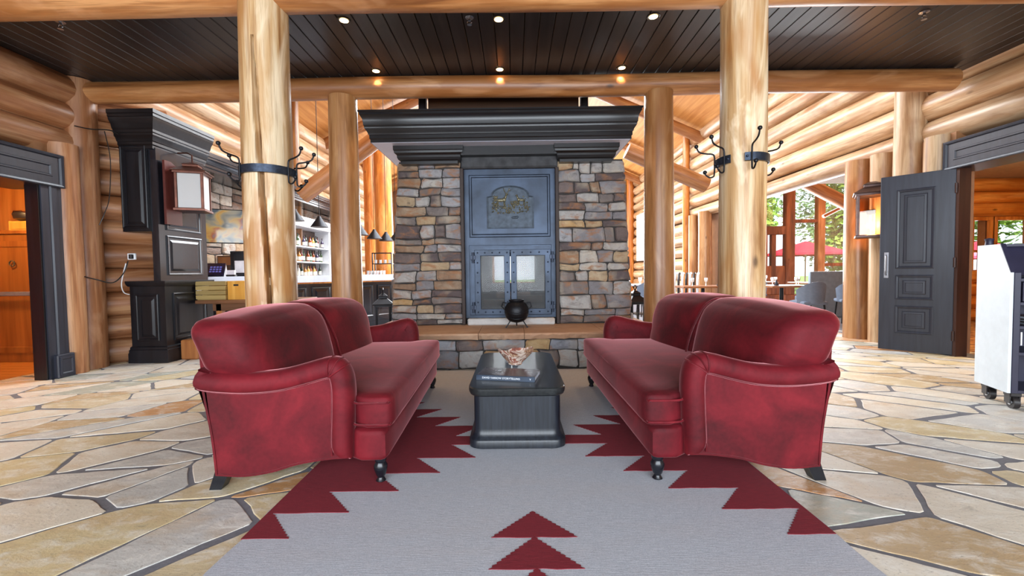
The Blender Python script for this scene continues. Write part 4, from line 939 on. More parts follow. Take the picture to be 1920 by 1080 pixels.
# glass rack on the far counter
gr = thing('glass_rack', 'small black metal rack of glassware on the far stretch of the bar', 'rack', (-3.35, 10.9, 1.092))
for x in (-.24, .24): 
    for y in (-.1, .1): mb = MB(); mb.box(x-.012, x+.012, y-.012, y+.012, 0, .55); mb.obj('upright', IRON, gr)
for z in (.26, .53): mb = MB(); mb.box(-.25, .25, -.12, .12, z, z+.02); mb.obj('rack_shelf', IRON, gr)
GLS = Mat('drinking_glass', (1, 1, 1, 1), .05, 0, Transmission_Weight=.6).m
mb = MB(); mb.lathe([(.028, 0), (.034, .09), (.031, .09), (.026, .006)], 10); tum = mb.mesh('tumbler', GLS, 40)
for i in range(4): tag(link('tumbler', tum, None, (-3.53+i*.12, 10.86, 1.092+.28)), '%s tumbler along the middle tier of the small bar rack' % ORD[i], 'glass', 'tumblers in the bar rack')
for i in range(6): tag(link('tumbler', tum, None, tuple(aty(690+i*6, 508, 10.2+.1*(i % 2))[:2])+(1.0925,)), '%s clear tumbler from the amber post on the far bar top' % ORD[i], 'glass', 'tumblers on the far bar top')
# cone pendants
pen = None
COPPER = plain('copper_inner', srgb(190, 120, 70), .3, .7)
for i, (px, py, Y) in enumerate(((553, 414, 8.1), (599, 426, 8.6), (676, 441, 9.3), (702, 448, 9.8), (724, 452, 10.3), (742, 452, 10.8))):
    p = aty(px, py, Y); lab = ('cone pendant lamp beside the cracked post', 'cone pendant lamp just before the amber bar-side post', 'cone pendant lamp just past the amber bar-side post', 'cone pendant lamp above the glass rack', 'cone pendant lamp before the orange post', 'last cone pendant lamp, half hidden by the fireplace stones')[i]
    t = thing('pendant_lamp', 'black '+lab, 'lamp', p, 0, 'cone pendants over the bar')
    if pen is None:
        mb = MB(); mb.lathe([(.17, 0), (.165, .012), (.04, .19), (.03, .22)], 20); mb.obj('shade', IRON, t, 40)
        mb = MB(); mb.lathe([(.155, .006), (.04, .16)], 20, cap=False); mb.obj('shade_lining', COPPER, t, 40)
        mb = MB(); mb.tube([(0, 0, .21), (0, 0, 3.6)], .007, 6); mb.obj('rod', IRON, t)
        mb = MB(); mb.lathe([(.01, .02), (.03, .05), (.02, .1), (.005, .11)], 10); mb.obj('bulb', glow('warm_bulb', (1, .75, .4, 1), 8), t, 60); pen = t
    else:
        for ch in pen.children: c = ch.copy(); COL.objects.link(c); c.parent = t
    for c in t.children:
        if c.name.startswith('rod'): c.scale.z = (6.9-(abs(p.x)-1.6)*.4444-p.z+.02)/3.6
# television
tv = thing('television', 'wall television with a blurred warm screen between the lantern and the cracked post', 'television', aty(406, 424, 6.95), math.radians(30))
SCR = Mat('screen_warm_blur', rough=.12)
n_ = SCR.noise(SCR.coord((1.6, 1, 2.2), False), 2.6, 2, .4, .8); c_ = SCR.ramp(n_, [(.3, srgb(70, 84, 96)), (.45, srgb(150, 140, 120)), (.55, srgb(196, 156, 84)), (.68, srgb(168, 92, 60)), (.8, srgb(110, 120, 130))]); SCR.set('Base Color', (.02, .02, .02, 1)); SCR.set('Emission Color', c_); SCR.set('Emission Strength', .55); SCR = SCR.m  # soft warm colour gradient in the screen's emission
mb = MB(); mb.box(-.385, .385, -.02, .03, -.28, .28, .008); mb.obj('case', IRON, tv); mb = MB(); mb.box(-.372, .372, -.024, -.02, -.265, .265); mb.obj('screen', SCR, tv)
mb = MB(); mb.tube([(0, .03, 0), (-.1, .2, 0), (-.33, .38, 0)], .025, 8); mb.obj('swing_arm', IRON, tv)
# lantern by the pier
def lantern(name, label, loc, rz, w, h, mat, glassmat, hang=None, arched=False, light=0, group=None):
    t = thing(name, label, 'lantern', loc, rz, group); a = w/2
    for sx in (-1, 1):
        for sy in (-1, 1): mb = MB(); mb.box(sx*a-.016, sx*a+.016, sy*a-.016, sy*a+.016, .03, h*.78, .004); mb.obj('corner_post', mat, t)
    for z in (0, h*.74):
        mb = MB(); R = [[(sx*(a+o), sy*(a+o), zz) for sx, sy in ((-1, -1), (1, -1), (1, 1), (-1, 1))] for o, zz in ((.0, z), (.03, z+.004), (.03, z+.03), (.012, z+.04))]; mb.loft(R); mb.obj('rail', mat, t)
    mb = MB(); R = [[(sx*o, sy*o, zz) for sx, sy in ((-1, -1), (1, -1), (1, 1), (-1, 1))] for o, zz in ((a+.05, h*.78), (a+.055, h*.795), (a*.62, h*.90), (a*.60, h*.905), (a*.60, h*.94), (a*.66, h*.95), (a*.2, h))]; mb.loft(R); mb.obj('roof', mat, t)
    for k in range(4):
        mb = MB(); mb.box(-a+.016, a-.016, -a-.002, -a+.002, .04, h*.74); o = mb.obj('pane', glassmat, t); o.rotation_euler = (0, 0, k*math.pi/2)
    mb = MB(); mb.lathe([(.02, .04), (.02, .16), (.006, .165)], 10); cd_ = mb.obj('candle', plain('wax', srgb(236, 226, 206), .6), t, 40)
    if light:
        mb = MB(); mb.lathe([(.002, .165), (.014, .185), (.010, .21), (.002, .24)], 8); mb.obj('flame', glow('flame_glow', (1, .55, .2, 1), 40), t, 60)
        l = point('lamp_lantern', (0, 0, .2), light, (1, .6, .3), .05); l.parent = t
    if hang: mb = MB(); mb.tube([(0, 0, h)]+hang, .01, 6); mb.obj('hanger', mat, t)
    return t
COP = plain('brown_copper', srgb(96, 58, 46), .35, .7, .25, 12)
FROST = Mat('frosted_pane', srgb(226, 224, 222), .35, 0, Transmission_Weight=.35).m
lp = aty(364, 398, 5.78); lp.z -= .0
lantern('hanging_lantern', 'copper lantern with pale glass hanging beside the black pier cabinet', lp, math.radians(20), .29, .66, COP, FROST, [(0, 0, .76), (-.06, .05, .80), (-.22, .1, .80)])
BLKM = plain('black_lantern_metal', srgb(26, 26, 30), .35, .6)
lantern('floor_lantern', 'tall black floor lantern on the bar side of the fireplace', (-2.06, 6.65, 0), .3, .2, .80, BLKM, GLASS, [(0, -.06, .86), (0, 0, .88), (0, .06, .86), (0, 0, .80)], group='floor lanterns flanking the fireplace')
lantern('floor_lantern', 'tall black floor lantern on the dining side of the fireplace', (1.83, 6.5, 0), .2, .2, .80, BLKM, GLASS, [(0, -.06, .86), (0, 0, .88), (0, .06, .86), (0, 0, .80)], group='floor lanterns flanking the fireplace')
# table by the pier with crates
tb = thing('side_table', 'rough wooden table standing against the bar behind the sofa', 'table', (-3.69, 6.12, 0))
TBW = grained('dark_rustic_wood', srgb(84, 52, 30), srgb(128, 84, 50), .55, 0, 12); TBL2 = grained('orange_rustic_wood', srgb(150, 88, 44), srgb(190, 124, 66), .5, 2, 12)
mb = MB(); mb.box(-.72, .72, -.28, .28, .72, .77, .008); mb.obj('top', TBW, tb); mb = MB(); mb.box(-.5, .6, -.24, -.2, .62, .72); mb.obj('apron', TBW, tb)
for x in (-.42, .6):
    for y in (-.2, .2): mb = MB(); mb.box(x-.04, x+.04, y-.04, y+.04, 0, .72, .006); mb.obj('leg', TBL2, tb)
p = atz(352, 675); mb = MB(); mb.box(-.11, .11, -.1, .14, 0, .26, .015); tag(mb.obj('wooden_block', TBL2, None, None, (p.x, p.y+.12, 0)), 'orange wooden block on the floor at the foot of the black pier cabinet', 'block')
cr = thing('slatted_crate', 'olive wooden crate of horizontal slats on the rustic table', 'crate', aty(408, 557, 6.05)); cr.location.z = .77
OLV = grained('olive_pine', srgb(140, 116, 66), srgb(172, 146, 90), .6, 0, 12)
for k in range(4):
    for y in (-.13, .13): mb = MB(); mb.box(-.21, .21, y-.008, y+.008, .01+k*.064, .066+k*.064, .003); mb.obj('slat', OLV, cr)
    for x in (-.2, .2): mb = MB(); mb.box(x-.008, x+.008, -.12, .12, .01+k*.064, .066+k*.064, .003); mb.obj('slat', OLV, cr)
mb = MB(); mb.box(-.2, .2, -.12, .12, 0, .012); mb.obj('bottom', OLV, cr)
p = aty(454, 557, 6.08); p.z = .77; cr = thing('orange_box', 'orange wooden box with a hand slot beside the slatted crate', 'box', p)
ORG = grained('bright_orange_pine', srgb(204, 140, 44), srgb(228, 172, 80), .55, 2, 10)
mb = MB(); mb.rects((0, -.12, .13), (1, 0, 0), (0, 0, 1), .24, .26, [(0, 0), (0, .004), (.003, .006)]); mb.box(-.12, .12, -.12, .13, 0, .26); mb.obj('body', ORG, cr); mb = MB(); mb.box(-.035, .035, -.128, -.125, .19, .215, .001); mb.obj('hand_slot', CAPM, cr)
p = aty(373, 557, 6.0); p.z = .77; jr = thing('dark_jar', 'small dark jar with a pale lid beside the slatted crate', 'jar', p)
mb = MB(); mb.lathe([(.035, 0), (.04, .01), (.04, .10), (.032, .115)], 14); mb.obj('body', CAPM, jr, 40); mb = MB(); mb.lathe([(.034, .115), (.034, .14), (.002, .142)], 14); mb.obj('lid', PALE, jr, 40)
# terminal, menu frames on the counter
p = aty(396, 514, 6.9); p.z = 1.0925; tm = thing('order_terminal', 'tilted black touch-screen till with a white square mark on the bar', 'till', p, math.radians(14))
mb = MB(); mb.add([(-.2, -.08, .02), (.2, -.08, .02), (.2, .04, .22), (-.2, .04, .22), (-.2, -.055, .01), (.2, -.055, .01), (.2, .065, .21), (-.2, .065, .21)], [(0, 1, 2, 3), (7, 6, 5, 4), (0, 4, 5, 1), (1, 5, 6, 2), (2, 6, 7, 3), (3, 7, 4, 0)])
mb.obj('screen', plain('navy_screen', srgb(22, 22, 46), .15), tm); mb = MB(); mb.add([(.2, .05, .2), (.2, .12, 0), (.2, -.06, 0), (-.2, .05, .2), (-.2, .12, 0), (-.2, -.06, 0)], [(0, 1, 2), (5, 4, 3), (0, 3, 4, 1), (1, 4, 5, 2)]); mb.obj('stand', PALE, tm)
def on_screen(u, v, o=.002): s_ = (u, -.08+.12*v-o*.86, .02+.2*v+o*.5); return s_
LOGO = glow('screen_white', (.9, .92, 1, 1), .8)
mb = MB()
for (u0, u1, v0, v1) in ((-.14, -.07, .66, .72), (-.14, -.07, .42, .48), (-.14, -.125, .48, .66), (-.085, -.07, .48, .66)): mb.add([on_screen(u0, v0), on_screen(u1, v0), on_screen(u1, v1), on_screen(u0, v1)], [(0, 1, 2, 3)])
mb.obj('square_logo', LOGO, tm); mb = MB()
for i in range(4):
    for j in range(3): u, v2 = -.01+i*.045, .25+j*.18; mb.add([on_screen(u, v2), on_screen(u+.034, v2), on_screen(u+.034, v2+.12), on_screen(u, v2+.12)], [(0, 1, 2, 3)])
mb.obj('keypad_print', glow('keypad_violet', srgb(84, 84, 150), .35), tm)
p = aty(452, 512, 7.1); p.z = 1.0925; mf = thing('menu_stand', 'black standing frame with a white card on the bar beside the cracked post', 'frame', p, math.radians(10))
mb = MB(); mb.rects((0, 0, .21), (1, 0, 0), (0, 0, 1), .3, .42, [(0, -.02), (0, .012), (.04, .016), (.05, .004)]); mb.obj('frame', BLACK, mf); mb = MB(); mb.box(-.09, .09, -.008, -.005, .06, .26); mb.obj('card', plain('white_card', srgb(226, 222, 224), .7), mf)
p = aty(427, 508, 7.5); p.z = 1.0925; bx_ = thing('brown_carton', 'brown box standing behind the till against the bar wall', 'box', p, .2); mb = MB(); mb.box(-.12, .12, -.1, .1, 0, .36, .006); mb.obj('body', CHB, bx_); mb = MB(); mb.box(-.1, .1, -.104, -.1, .2, .34); mb.obj('front_label', TBL2, bx_)
p = aty(434, 512, 6.75); p.z = 1.0925; t = thing('card_holder', 'small white card holder beside the till', 'holder', p); mb = MB(); mb.box(-.06, .06, -.02, .02, 0, .1, .004); mb.obj('cards', plain('white_cards', srgb(222, 216, 222), .7), t); mb = MB(); mb.box(-.07, .07, -.03, .03, 0, .03, .004); mb.obj('base', CAPM, t)
# bottle, outlet and loose cables on the log wall
p = aty(281, 524, 5.6); p.z = 1.05; t = thing('spray_bottle', 'blue and white bottle standing on the ledge of the pier cabinet', 'bottle', (-4.66, 5.56, 1.05)); mb = MB(); mb.lathe([(.028, 0), (.03, .01), (.03, .19), (.02, .21)], 12); mb.obj('body', plain('pale_blue_plastic', srgb(176, 212, 232), .35), t, 40)
mb = MB(); mb.lathe([(.0305, .05), (.0305, .16)], 12, cap=False); mb.obj('label', plain('blue_label', srgb(52, 120, 190), .4), t, 40); mb = MB(); mb.lathe([(.016, .21), (.016, .25), (.003, .25)], 10); mb.obj('cap', PALE, t, 40)
t = thing('power_outlet', 'white wall socket with a black plug on the russet logs', 'outlet', aty(247, 481, 5.36)); mb = MB(); mb.box(-.05, .05, -.01, .015, -.04, .04, .005); mb.obj('plate', PALE, t); mb = MB(); mb.box(.0, .035, -.05, -.01, -.03, .025, .005); mb.obj('plug', CAPM, t)
def cable(pts, Y, r, label, mat): mb = MB(); mb.tube(smooth_path([aty(x, y, yy) for (x, y), yy in zip(pts, Y)], 6), r, 5); return tag(mb.obj('cable', mat, None, 60), label, 'cable')
CBL = plain('black_cable', srgb(22, 20, 20), .5)
cable([(140, 236), (170, 242), (205, 244), (222, 252)], [4.95, 4.95, 5.2, 5.3], .007, 'black cable crossing the top of the russet corner post', CBL)
cable([(196, 246), (207, 300), (205, 370), (196, 400), (186, 422)], [5.1, 5.1, 5.1, 5.05, 4.95], .005, 'thin cable hanging down the logs beside the corner post', CBL)
cable([(152, 517), (180, 524), (212, 530), (232, 512), (240, 490)], [4.95, 4.95, 5.1, 5.2, 5.3], .007, 'black cable looping from the corner post to the wall socket', CBL)
cable([(236, 494), (228, 530), (232, 548), (243, 552)], [5.25, 5.25, 5.3, 5.36], .006, 'white lead dangling below the wall socket', PALE)

# ---- left doorway and cloakroom cupboard
d1 = empty_struct('door_1')
mb = MB(); mb.box(-5.10, -5.045, 4.56, 4.64, 0, 2.12); mb.box(-5.10, -5.03, 4.64, 4.72, 0, 2.12, .012); mb.box(-5.10, -5.05, 4.72, 4.77, 0, 2.12); mb.obj('casing', DOORBLK, d1)
mb = MB(); mb.box(-5.20, -5.06, 4.54, 4.62, 0, 2.12); mb.box(-5.20, -5.06, 2.85, 2.95, 0, 2.12); mb.obj('jamb', BLACK, d1)
mb = MB(); mb.box(-5.09, -5.0, 4.60, 4.79, 0, .26, .01); mb.rects((-5.0, 4.695, .13), (0, 1, 0), (0, 0, 1), .15, .2, [(0, 0), (0, .008), (.02, .01), (.03, .002)]); mb.obj('plinth_block', DOORBLK, d1)
mb = MB(); mb.box(-5.6, -5.04, 2.7, 4.78, 2.10, 2.46); mb.rects((-5.04, 3.74, 2.28), (0, 1, 0), (0, 0, 1), 2.08, .36, [(0, 0), (0, .03), (.012, .036), (.03, .03), (.04, .012), (.11, .012), (.115, .02), (.13, .02), (.14, .008)]); mb.obj('header_panel', DOORBLK, d1)
cb = thing('wooden_cupboard', 'amber wooden cupboard with a ring pull inside the cloakroom doorway', 'cupboard', (-6.75, 5.75, 0))
CUP = grained('amber_cupboard_wood', srgb(128, 72, 26), srgb(170, 104, 44), .45, 2, 10)
mb = MB(); mb.box(-.6, .6, -.22, .25, 0, 1.68, .01); mb.obj('body', CUP, cb); mb = MB(); mb.box(-.62, .62, -.24, .26, 1.68, 1.73, .008); mb.obj('top', CUP, cb)
mb = MB(); mb.rects((.0, -.22, .86), (1, 0, 0), (0, 0, 1), 1.04, 1.46, [(0, 0), (0, .014), (.07, .014), (.085, .004)]); dr = mb.obj('door', CUP, cb)
mb = MB(); mb.tube([(.24+.035*math.sin(a), -.25, 1.30-.035*math.cos(a)) for a in [2*math.pi*i/16 for i in range(17)]], .008, 6); mb.obj('ring_pull', BRONZE, dr, 60)
mb = MB(); mb.box(-.55, .585, -.33, -.29, .88, .935, .008); mb.box(.545, .58, -.3, -.22, .89, .925); mb.box(-.5, -.46, -.3, -.22, .89, .925); mb.obj('grey_rail', plain('brushed_grey_metal', srgb(150, 158, 170), .4, .6), cb)
t = thing('small_drawer_box', 'low amber wooden box on top of the cloakroom cupboard', 'box', (-6.45, 5.72, 1.73)); mb = MB(); mb.box(-.2, .2, -.12, .12, 0, .13, .006); mb.obj('body', ORG, t); mb = MB(); mb.box(-.17, .17, -.128, -.12, .02, .11, .004); mb.obj('front', ORG, t)
t = thing('black_basket', 'dark round basket lying on the box above the cloakroom cupboard', 'basket', (-6.46, 5.72, 1.862)); mb = MB(); mb.lathe([(.10, 0), (.17, .03), (.185, .09), (.165, .12), (.15, .10), (.09, .03)], 18); mb.obj('body', CAPM, t, 50); mb = MB(); mb.tube([(-.1, -.14, .09), (-.05, -.17, .12), (.05, -.17, .12), (.1, -.14, .09)], .008, 6); mb.obj('handle', COP, t)
# ================================================================== right side
d2 = empty_struct('door_2')
BRN = grained('dark_brown_jamb', srgb(52, 30, 24), srgb(74, 44, 34), .4, 2, 18)
mb = MB(); mb.box(5.36, 5.50, 5.20, 5.31, 0, 2.30); mb.box(5.36, 5.5, 3.2, 3.3, 0, 2.3); mb.obj('jamb', BRN, d2)
mb = MB(); mb.box(5.34, 5.40, 5.27, 5.36, 0, 2.3, .008); mb.obj('casing', DOORBLK, d2)
mb = MB(); mb.box(5.36, 5.75, 3.1, 5.37, 2.28, 2.63); mb.rects((5.36, 4.24, 2.455), (0, -1, 0), (0, 0, 1), 2.28, .35, [(0, 0), (0, .03), (.012, .036), (.03, .03), (.04, .012), (.11, .012), (.115, .02), (.13, .02), (.14, .008)]); mb.obj('header_panel', DOORBLK, d2)
a, b = V(5.375, 5.25, 0), V(4.90, 5.76, 0); dv = (b-a).normalized(); L = (b-a).length
lf = thing('door_leaf', 'open charcoal panelled door with a steel pull, swung back beside the wall lantern', 'door', a, math.atan2(dv.y, dv.x)); lf['kind'] = 'thing'
mb = MB(); mb.box(0, L, -.022, .022, .012, 2.29, .004); mb.obj('slab', DOORBLK, lf)
for z0, z1 in ((1.08, 2.10), (.68, 1.0), (.24, .60)):
    for sy in (-1, 1):
        mb = MB(); u = V(1, 0, 0) if sy < 0 else V(-1, 0, 0)
        mb.rects((L*.51, sy*.022, (z0+z1)/2), u, (0, 0, 1), L*.52, z1-z0, [(0, 0), (0, .010), (.012, .016), (.03, .010), (.035, .001), (.07, .001), (.08, .008), (.10, .009), (.104, .004)]); mb.obj('panel', DOORBLK, lf)
mb = MB(); mb.tube([(L-.07, .022, 1.0), (L-.07, .06, 1.01), (L-.07, .065, 1.06), (L-.07, .065, 1.2), (L-.07, .06, 1.25), (L-.07, .022, 1.26)], .010, 8); mb.box(L-.095, L-.045, .022, .028, .96, 1.30, .003); mb.obj('pull_handle', plain('satin_steel', srgb(150, 152, 158), .3, .9), lf, 40)
for z in (.25, 1.15, 2.05): mb = MB(); mb.tube([(0, 0.03, z-.06), (0, .03, z+.06)], .012, 8); mb.obj('hinge', BRN, lf, 40)
# lantern sconce on the post
sp = aty(1634, 446, 6.2)
sc_ = lantern('wall_lantern', 'lit copper-brown lantern mounted on the log post beside the open black door', sp, math.radians(-36), .32, .80, plain('aged_bronze', srgb(84, 66, 62), .4, .7, .2, 14), glass('lantern_glass', (1, .86, .72, 1)), None, False, 14)
mb = MB(); mb.box(-.05, .05, .13, .50, .35, .42, .008); mb.box(-.08, .08, .47, .50, .2, .55, .006); mb.obj('bracket', BLKM, sc_)
# rolling host cart
c0, c1 = V(3.75, 3.25, 0), V(3.88, 3.60, 0); cdv = (c0-c1).normalized(); ang = math.atan2(cdv.y, cdv.x)
ca = thing('rolling_cart', 'white-sided rolling host stand with dark open shelves at the frame edge', 'cart', (c0.x, c0.y, 0), ang+math.pi/2)
# local: +x to the right along the front, -y toward the viewer, side panel in the x = 0 plane
WHP = plain('white_laminate', srgb(212, 222, 228), .4, 0, .04); DKC = plain('navy_black_laminate', srgb(38, 36, 58), .45, 0, .15)
Dp, Wd, zb = .38, .62, .13
def side(x): 
    mb = MB(); mb.prism([(0, zb), (Dp, zb), (Dp, 1.27), (.12, 1.27), (0, 1.05)], (x, 0, 0), (0, 1, 0), (0, 0, 1), .02); return mb
side(0).obj('side_panel', WHP, ca); side(Wd).obj('side_panel', WHP, ca)
mb = MB(); mb.box(.02, .06, -.006, .02, zb, 1.05, .003); mb.add([(.0, .0, 1.05), (.02, 0, 1.05), (.02, .12, 1.27), (0, .12, 1.27), (0, -.006, 1.05), (.03, -.006, 1.05), (.03, .114, 1.275), (0, .114, 1.275)], [(4, 5, 6, 7), (0, 3, 2, 1), (0, 4, 7, 3), (1, 2, 6, 5)]); mb.obj('edge_trim', DKC, ca)
mb = MB(); mb.box(.02, Wd, Dp-.02, Dp, zb, 1.27); mb.obj('back_panel', DKC, ca)
for z in (zb, .42, .62, .80, .98): mb = MB(); mb.box(.02, Wd, .0, Dp-.02, z, z+.025, .003); mb.obj('shelf', DKC, ca)
mb = MB(); mb.box(.07, Wd-.02, -.004, .014, .83, .975, .003); mb.obj('drawer', DKC, ca); mb = MB(); mb.add([(.02, .02, 1.03), (Wd, .02, 1.03), (Wd, .15, 1.255), (.02, .15, 1.255)], [(0, 1, 2, 3)]); mb.box(.02, Wd, .12, Dp, 1.25, 1.27); mb.obj('sloped_top', DKC, ca)
mb = MB(); mb.box(.12, .3, -.008, -.004, .905, .955); mb.obj('drawer_label', plain('lilac_label', srgb(196, 190, 216), .5), ca)
mb = MB(); mb.box(.062, .07, -.012, -.006, .5, .6); mb.obj('door_pull', PALE, ca)
mb = MB(); mb.lathe([(.026, 0), (.022, .03), (.03, .05), (.005, .06)], 12, (.03, .3, 1.27)); mb.obj('post_cap', DKC, ca, 40)
for x in (.07, Wd-.07):
    for y in (.06, Dp-.06):
        mb = MB(); mb.tube([(x-.018, y, .048), (x+.018, y, .048)], .048, 18); cs = mb.obj('caster', CAPM, ca, 40)
        mb = MB(); mb.tube([(x-.024, y, .048), (x+.024, y, .048)], .02, 12); mb.obj('hub', plain('bright_hub', srgb(190, 192, 196), .3, .8), cs, 40)
        mb = MB(); mb.box(x-.035, x+.035, y-.03, y+.05, .095, zb, .006); mb.box(x-.032, x-.024, y-.02, y+.04, .04, .11); mb.box(x+.024, x+.032, y-.02, y+.04, .04, .11); mb.obj('fork', CAPM, cs)
Mc = Matrix.Translation((c0.x, c0.y, 0)) @ Matrix.Rotation(ang+math.pi/2, 4, 'Z')
t = thing('clipboard', 'blue clipboard lying on the sloped top of the rolling cart', 'clipboard', Mc @ V(.33, .03, 1.055), ang+math.pi/2); t.rotation_euler = (math.radians(18), 0, ang+math.pi/2)
mb = MB(); mb.box(-.2, .28, -.03, .1, 0, .03, .006); mb.obj('board', plain('sky_blue_plastic', srgb(80, 168, 214), .4), t); mb = MB(); mb.box(-.05, .05, .06, .09, .03, .05, .004); mb.obj('clip', PALE, t)
for k, (z, h) in enumerate(((.645, .022), (.667, .02), (.687, .025))):
    t = thing('menu_folder', ('bottom', 'middle', 'top')[k]+' menu folder of the small stack in the rolling cart', 'folder', Mc @ V(.34, .17, z), ang+math.pi/2+.1*(k-1), 'menu folders in the cart'); mb = MB(); mb.box(-.2, .2, -.14, .12, 0, .003); mb.box(-.2, .2, -.14, .12, h-.004, h-.001); mb.obj('cover', (COP, CAPM, COP)[k], t); mb = MB(); mb.box(-.19, .19, -.135, .115, .003, h-.004); mb.obj('pages', PAGE, t)

# ---- dining room furniture
DTOP = grained('dining_table_wood', srgb(120, 74, 44), srgb(160, 104, 66), .35, 0, 10)
def dtable(loc, lx, ly, label, cloth=None):
    t = thing('dining_table', label, 'table', loc, 0, 'dining tables'); mb = MB(); mb.box(-lx/2, lx/2, -ly/2, ly/2, .72, .76, .006); mb.obj('top', cloth or DTOP, t)
    mb = MB(); mb.lathe([(.22, 0), (.22, .02), (.04, .04), (.035, .72)], 12); mb.obj('pedestal', IRON, t, 40); return t
CHF = plain('slate_blue_upholstery', srgb(104, 116, 134), .7, 0, .1)
def dchair(loc, rz, label, proto=[None]):
    if proto[0] is None:
        t = thing('dining_chair', label, 'chair', loc, rz, 'dining chairs'); vs, fs = softbox((.23, .23, .04), .035, (0, 0, .01), 6, lambda q: q+V(0, 0, .45)); mb = MB(); mb.add(vs, fs); mb.obj('seat', CHF, t, 60, fix=False)
        mb = MB(); R = []
        for i in range(9):
            a = math.radians(-75+150*i/8); x, y = .25*math.sin(a), .24*math.cos(a)
            k = math.cos(a*.9); R.append([(x*.95, y*.95, .46), (x*1.08, y*1.08, .60+.25*k), (x*1.16, y*1.16, .60+.25*k), (x*1.05, y*1.05, .44)])
        mb.loft(R); mb.obj('backrest', CHF, t, 60)
        for sx in (-1, 1):
            for sy in (-1, 1): mb = MB(); mb.tube([(sx*.18, sy*.18, .42), (sx*.21, sy*.21, 0)], [.018, .012], 8); mb.obj('leg', IRON, t, 40)
        proto[0] = t; return t
    t = copy_tree(proto[0]); t.location = loc; t.rotation_euler = (0, 0, rz); t['label'] = label; return t
dtable((4.05, 9.2, 0), 1.1, .7, 'dining table set with glasses between the two hooked and amber posts'); dtable((3.15, 10.9, 0), 1.0, .7, 'white-topped dining table just beside the fireplace stones', plain('white_cloth', srgb(222, 222, 226), .8))
dtable((5.55, 8.9, 0), .8, .7, 'brown dining table at the edge of the dining room opening'); dtable((7.6, 10.6, 0), 1.2, .8, 'dining table in front of the grey banquette, under the sunny windows'); dtable((6.4, 11.6, 0), 1.0, .8, 'far dining table beside the dark glazed door')
dchair((4.75, 9.3, 0), math.radians(-90), 'slate blue dining chair at the table between the posts'); dchair((5.62, 8.2, 0), math.radians(180), 'slate blue curved chair at the edge of the dining opening'); dchair((6.75, 8.6, 0), math.radians(160), 'slate blue chair standing alone before the grey banquette')
dchair((6.1, 10.9, 0), math.radians(170), 'slate blue chair at the far table beside the glazed door'); dchair((3.2, 10.3, 0), math.radians(180), 'slate blue chair tucked at the white-topped table')
bq = thing('banquette', 'slate grey banquette partition along the dining room floor', 'banquette', (7.75, 9.6, 0))
mb = MB(); mb.box(-1.15, 1.0, -.04, .04, 0, 1.03, .01); mb.obj('back_screen', plain('blue_grey_panel', srgb(126, 142, 156), .25, 0, .1), bq); vs, fs = softbox((1.05, .25, .1), .05, (0, 0, .02), 6, lambda q: q+V(-.08, .3, .38)); mb = MB(); mb.add(vs, fs); mb.obj('seat', CHF, bq, 60, fix=False); mb = MB(); mb.box(-1.1, .95, .06, .5, 0, .3); mb.obj('base', DKC, bq)
p = aty(1284, 530, 10.2); sb = thing('striped_bench', 'white and charcoal striped bench back beside the slender upright pole', 'bench', (p.x, p.y, 0))
for i in range(9): mb = MB(); mb.tube([(-.42+i*.09, 0, .45), (-.40+i*.09, .05, .85), (-.36+i*.09, .12, 1.0), (-.31+i*.09, .2, 1.02)], .03, 8); mb.obj('stripe_roll', (PALE, CAPM)[i % 2], sb, 60)
mb = MB(); mb.box(-.5, .5, -.4, .05, .1, .45, .02); mb.obj('seat', CHF, sb); mb = MB(); mb.box(-.45, .45, -.35, .02, 0, .1); mb.obj('base', DKC, sb)
mb = MB(); mb.lathe([(.018, 0), (.03, .004), (.005, .01), (.005, .07), (.03, .10), (.034, .14), (.028, .17), (.025, .17), (.03, .14), (.026, .105), (.002, .08)], 10); wg = mb.mesh('wine_glass', GLS, 40)
for (x, y, n_) in ((4.05, 9.1, 6), (3.15, 10.8, 6), (5.55, 8.8, 4), (7.5, 10.4, 5), (6.4, 11.4, 4)):
    lab = {4.05: 'wine glass on the table between the posts', 3.15: 'wine glass on the white-topped table by the fireplace', 5.55: 'wine glass on the brown table at the dining opening', 7.5: 'wine glass on the table by the grey banquette', 6.4: 'wine glass on the far table by the glazed door'}[x]
    for i in range(n_): tag(link('wine_glass', wg, None, (x-.36+.72*i/(n_-1)+(.0 if i % 2 else .05), y+(.12 if i % 2 else -.1), .76)), ORD[i]+' '+lab+', counted from the fireplace side', 'glass', 'glassware on the '+lab.split(' on the ')[1])
NAP = plain('charcoal_napkin', srgb(48, 52, 62), .8)
mb = MB(); mb.lathe([(.05, 0), (.045, .02), (.02, .07), (.004, .12)], 8); nk = mb.mesh('napkin', NAP, 40)
for i, (x, y, l) in enumerate(((5.35, 8.75, 'folded dark napkin on the brown table at the dining opening'), (4.3, 9.0, 'folded dark napkin on the table between the posts'), (6.2, 11.5, 'folded dark napkin on the far table by the glazed door'))): tag(link('napkin', nk, None, (x, y, .76)), l, 'napkin', 'folded napkins')
wbp = thing('wall_board', 'plain white board hung on the log wall beside the fireplace', 'board', (5.36, 17.6, 1.55)); mb = MB(); mb.box(-.02, .02, -1.0, 1.0, 0, 1.9, .005); mb.obj('panel', PALE, wbp); mb = MB()
mb.rects((-.02, 0, .95), (0, -1, 0), (0, 0, 1), 2.06, 1.96, [(0, 0), (0, .02), (.03, .02), (.03, 0)], caplast=False); mb.obj('frame', PALE, wbp)

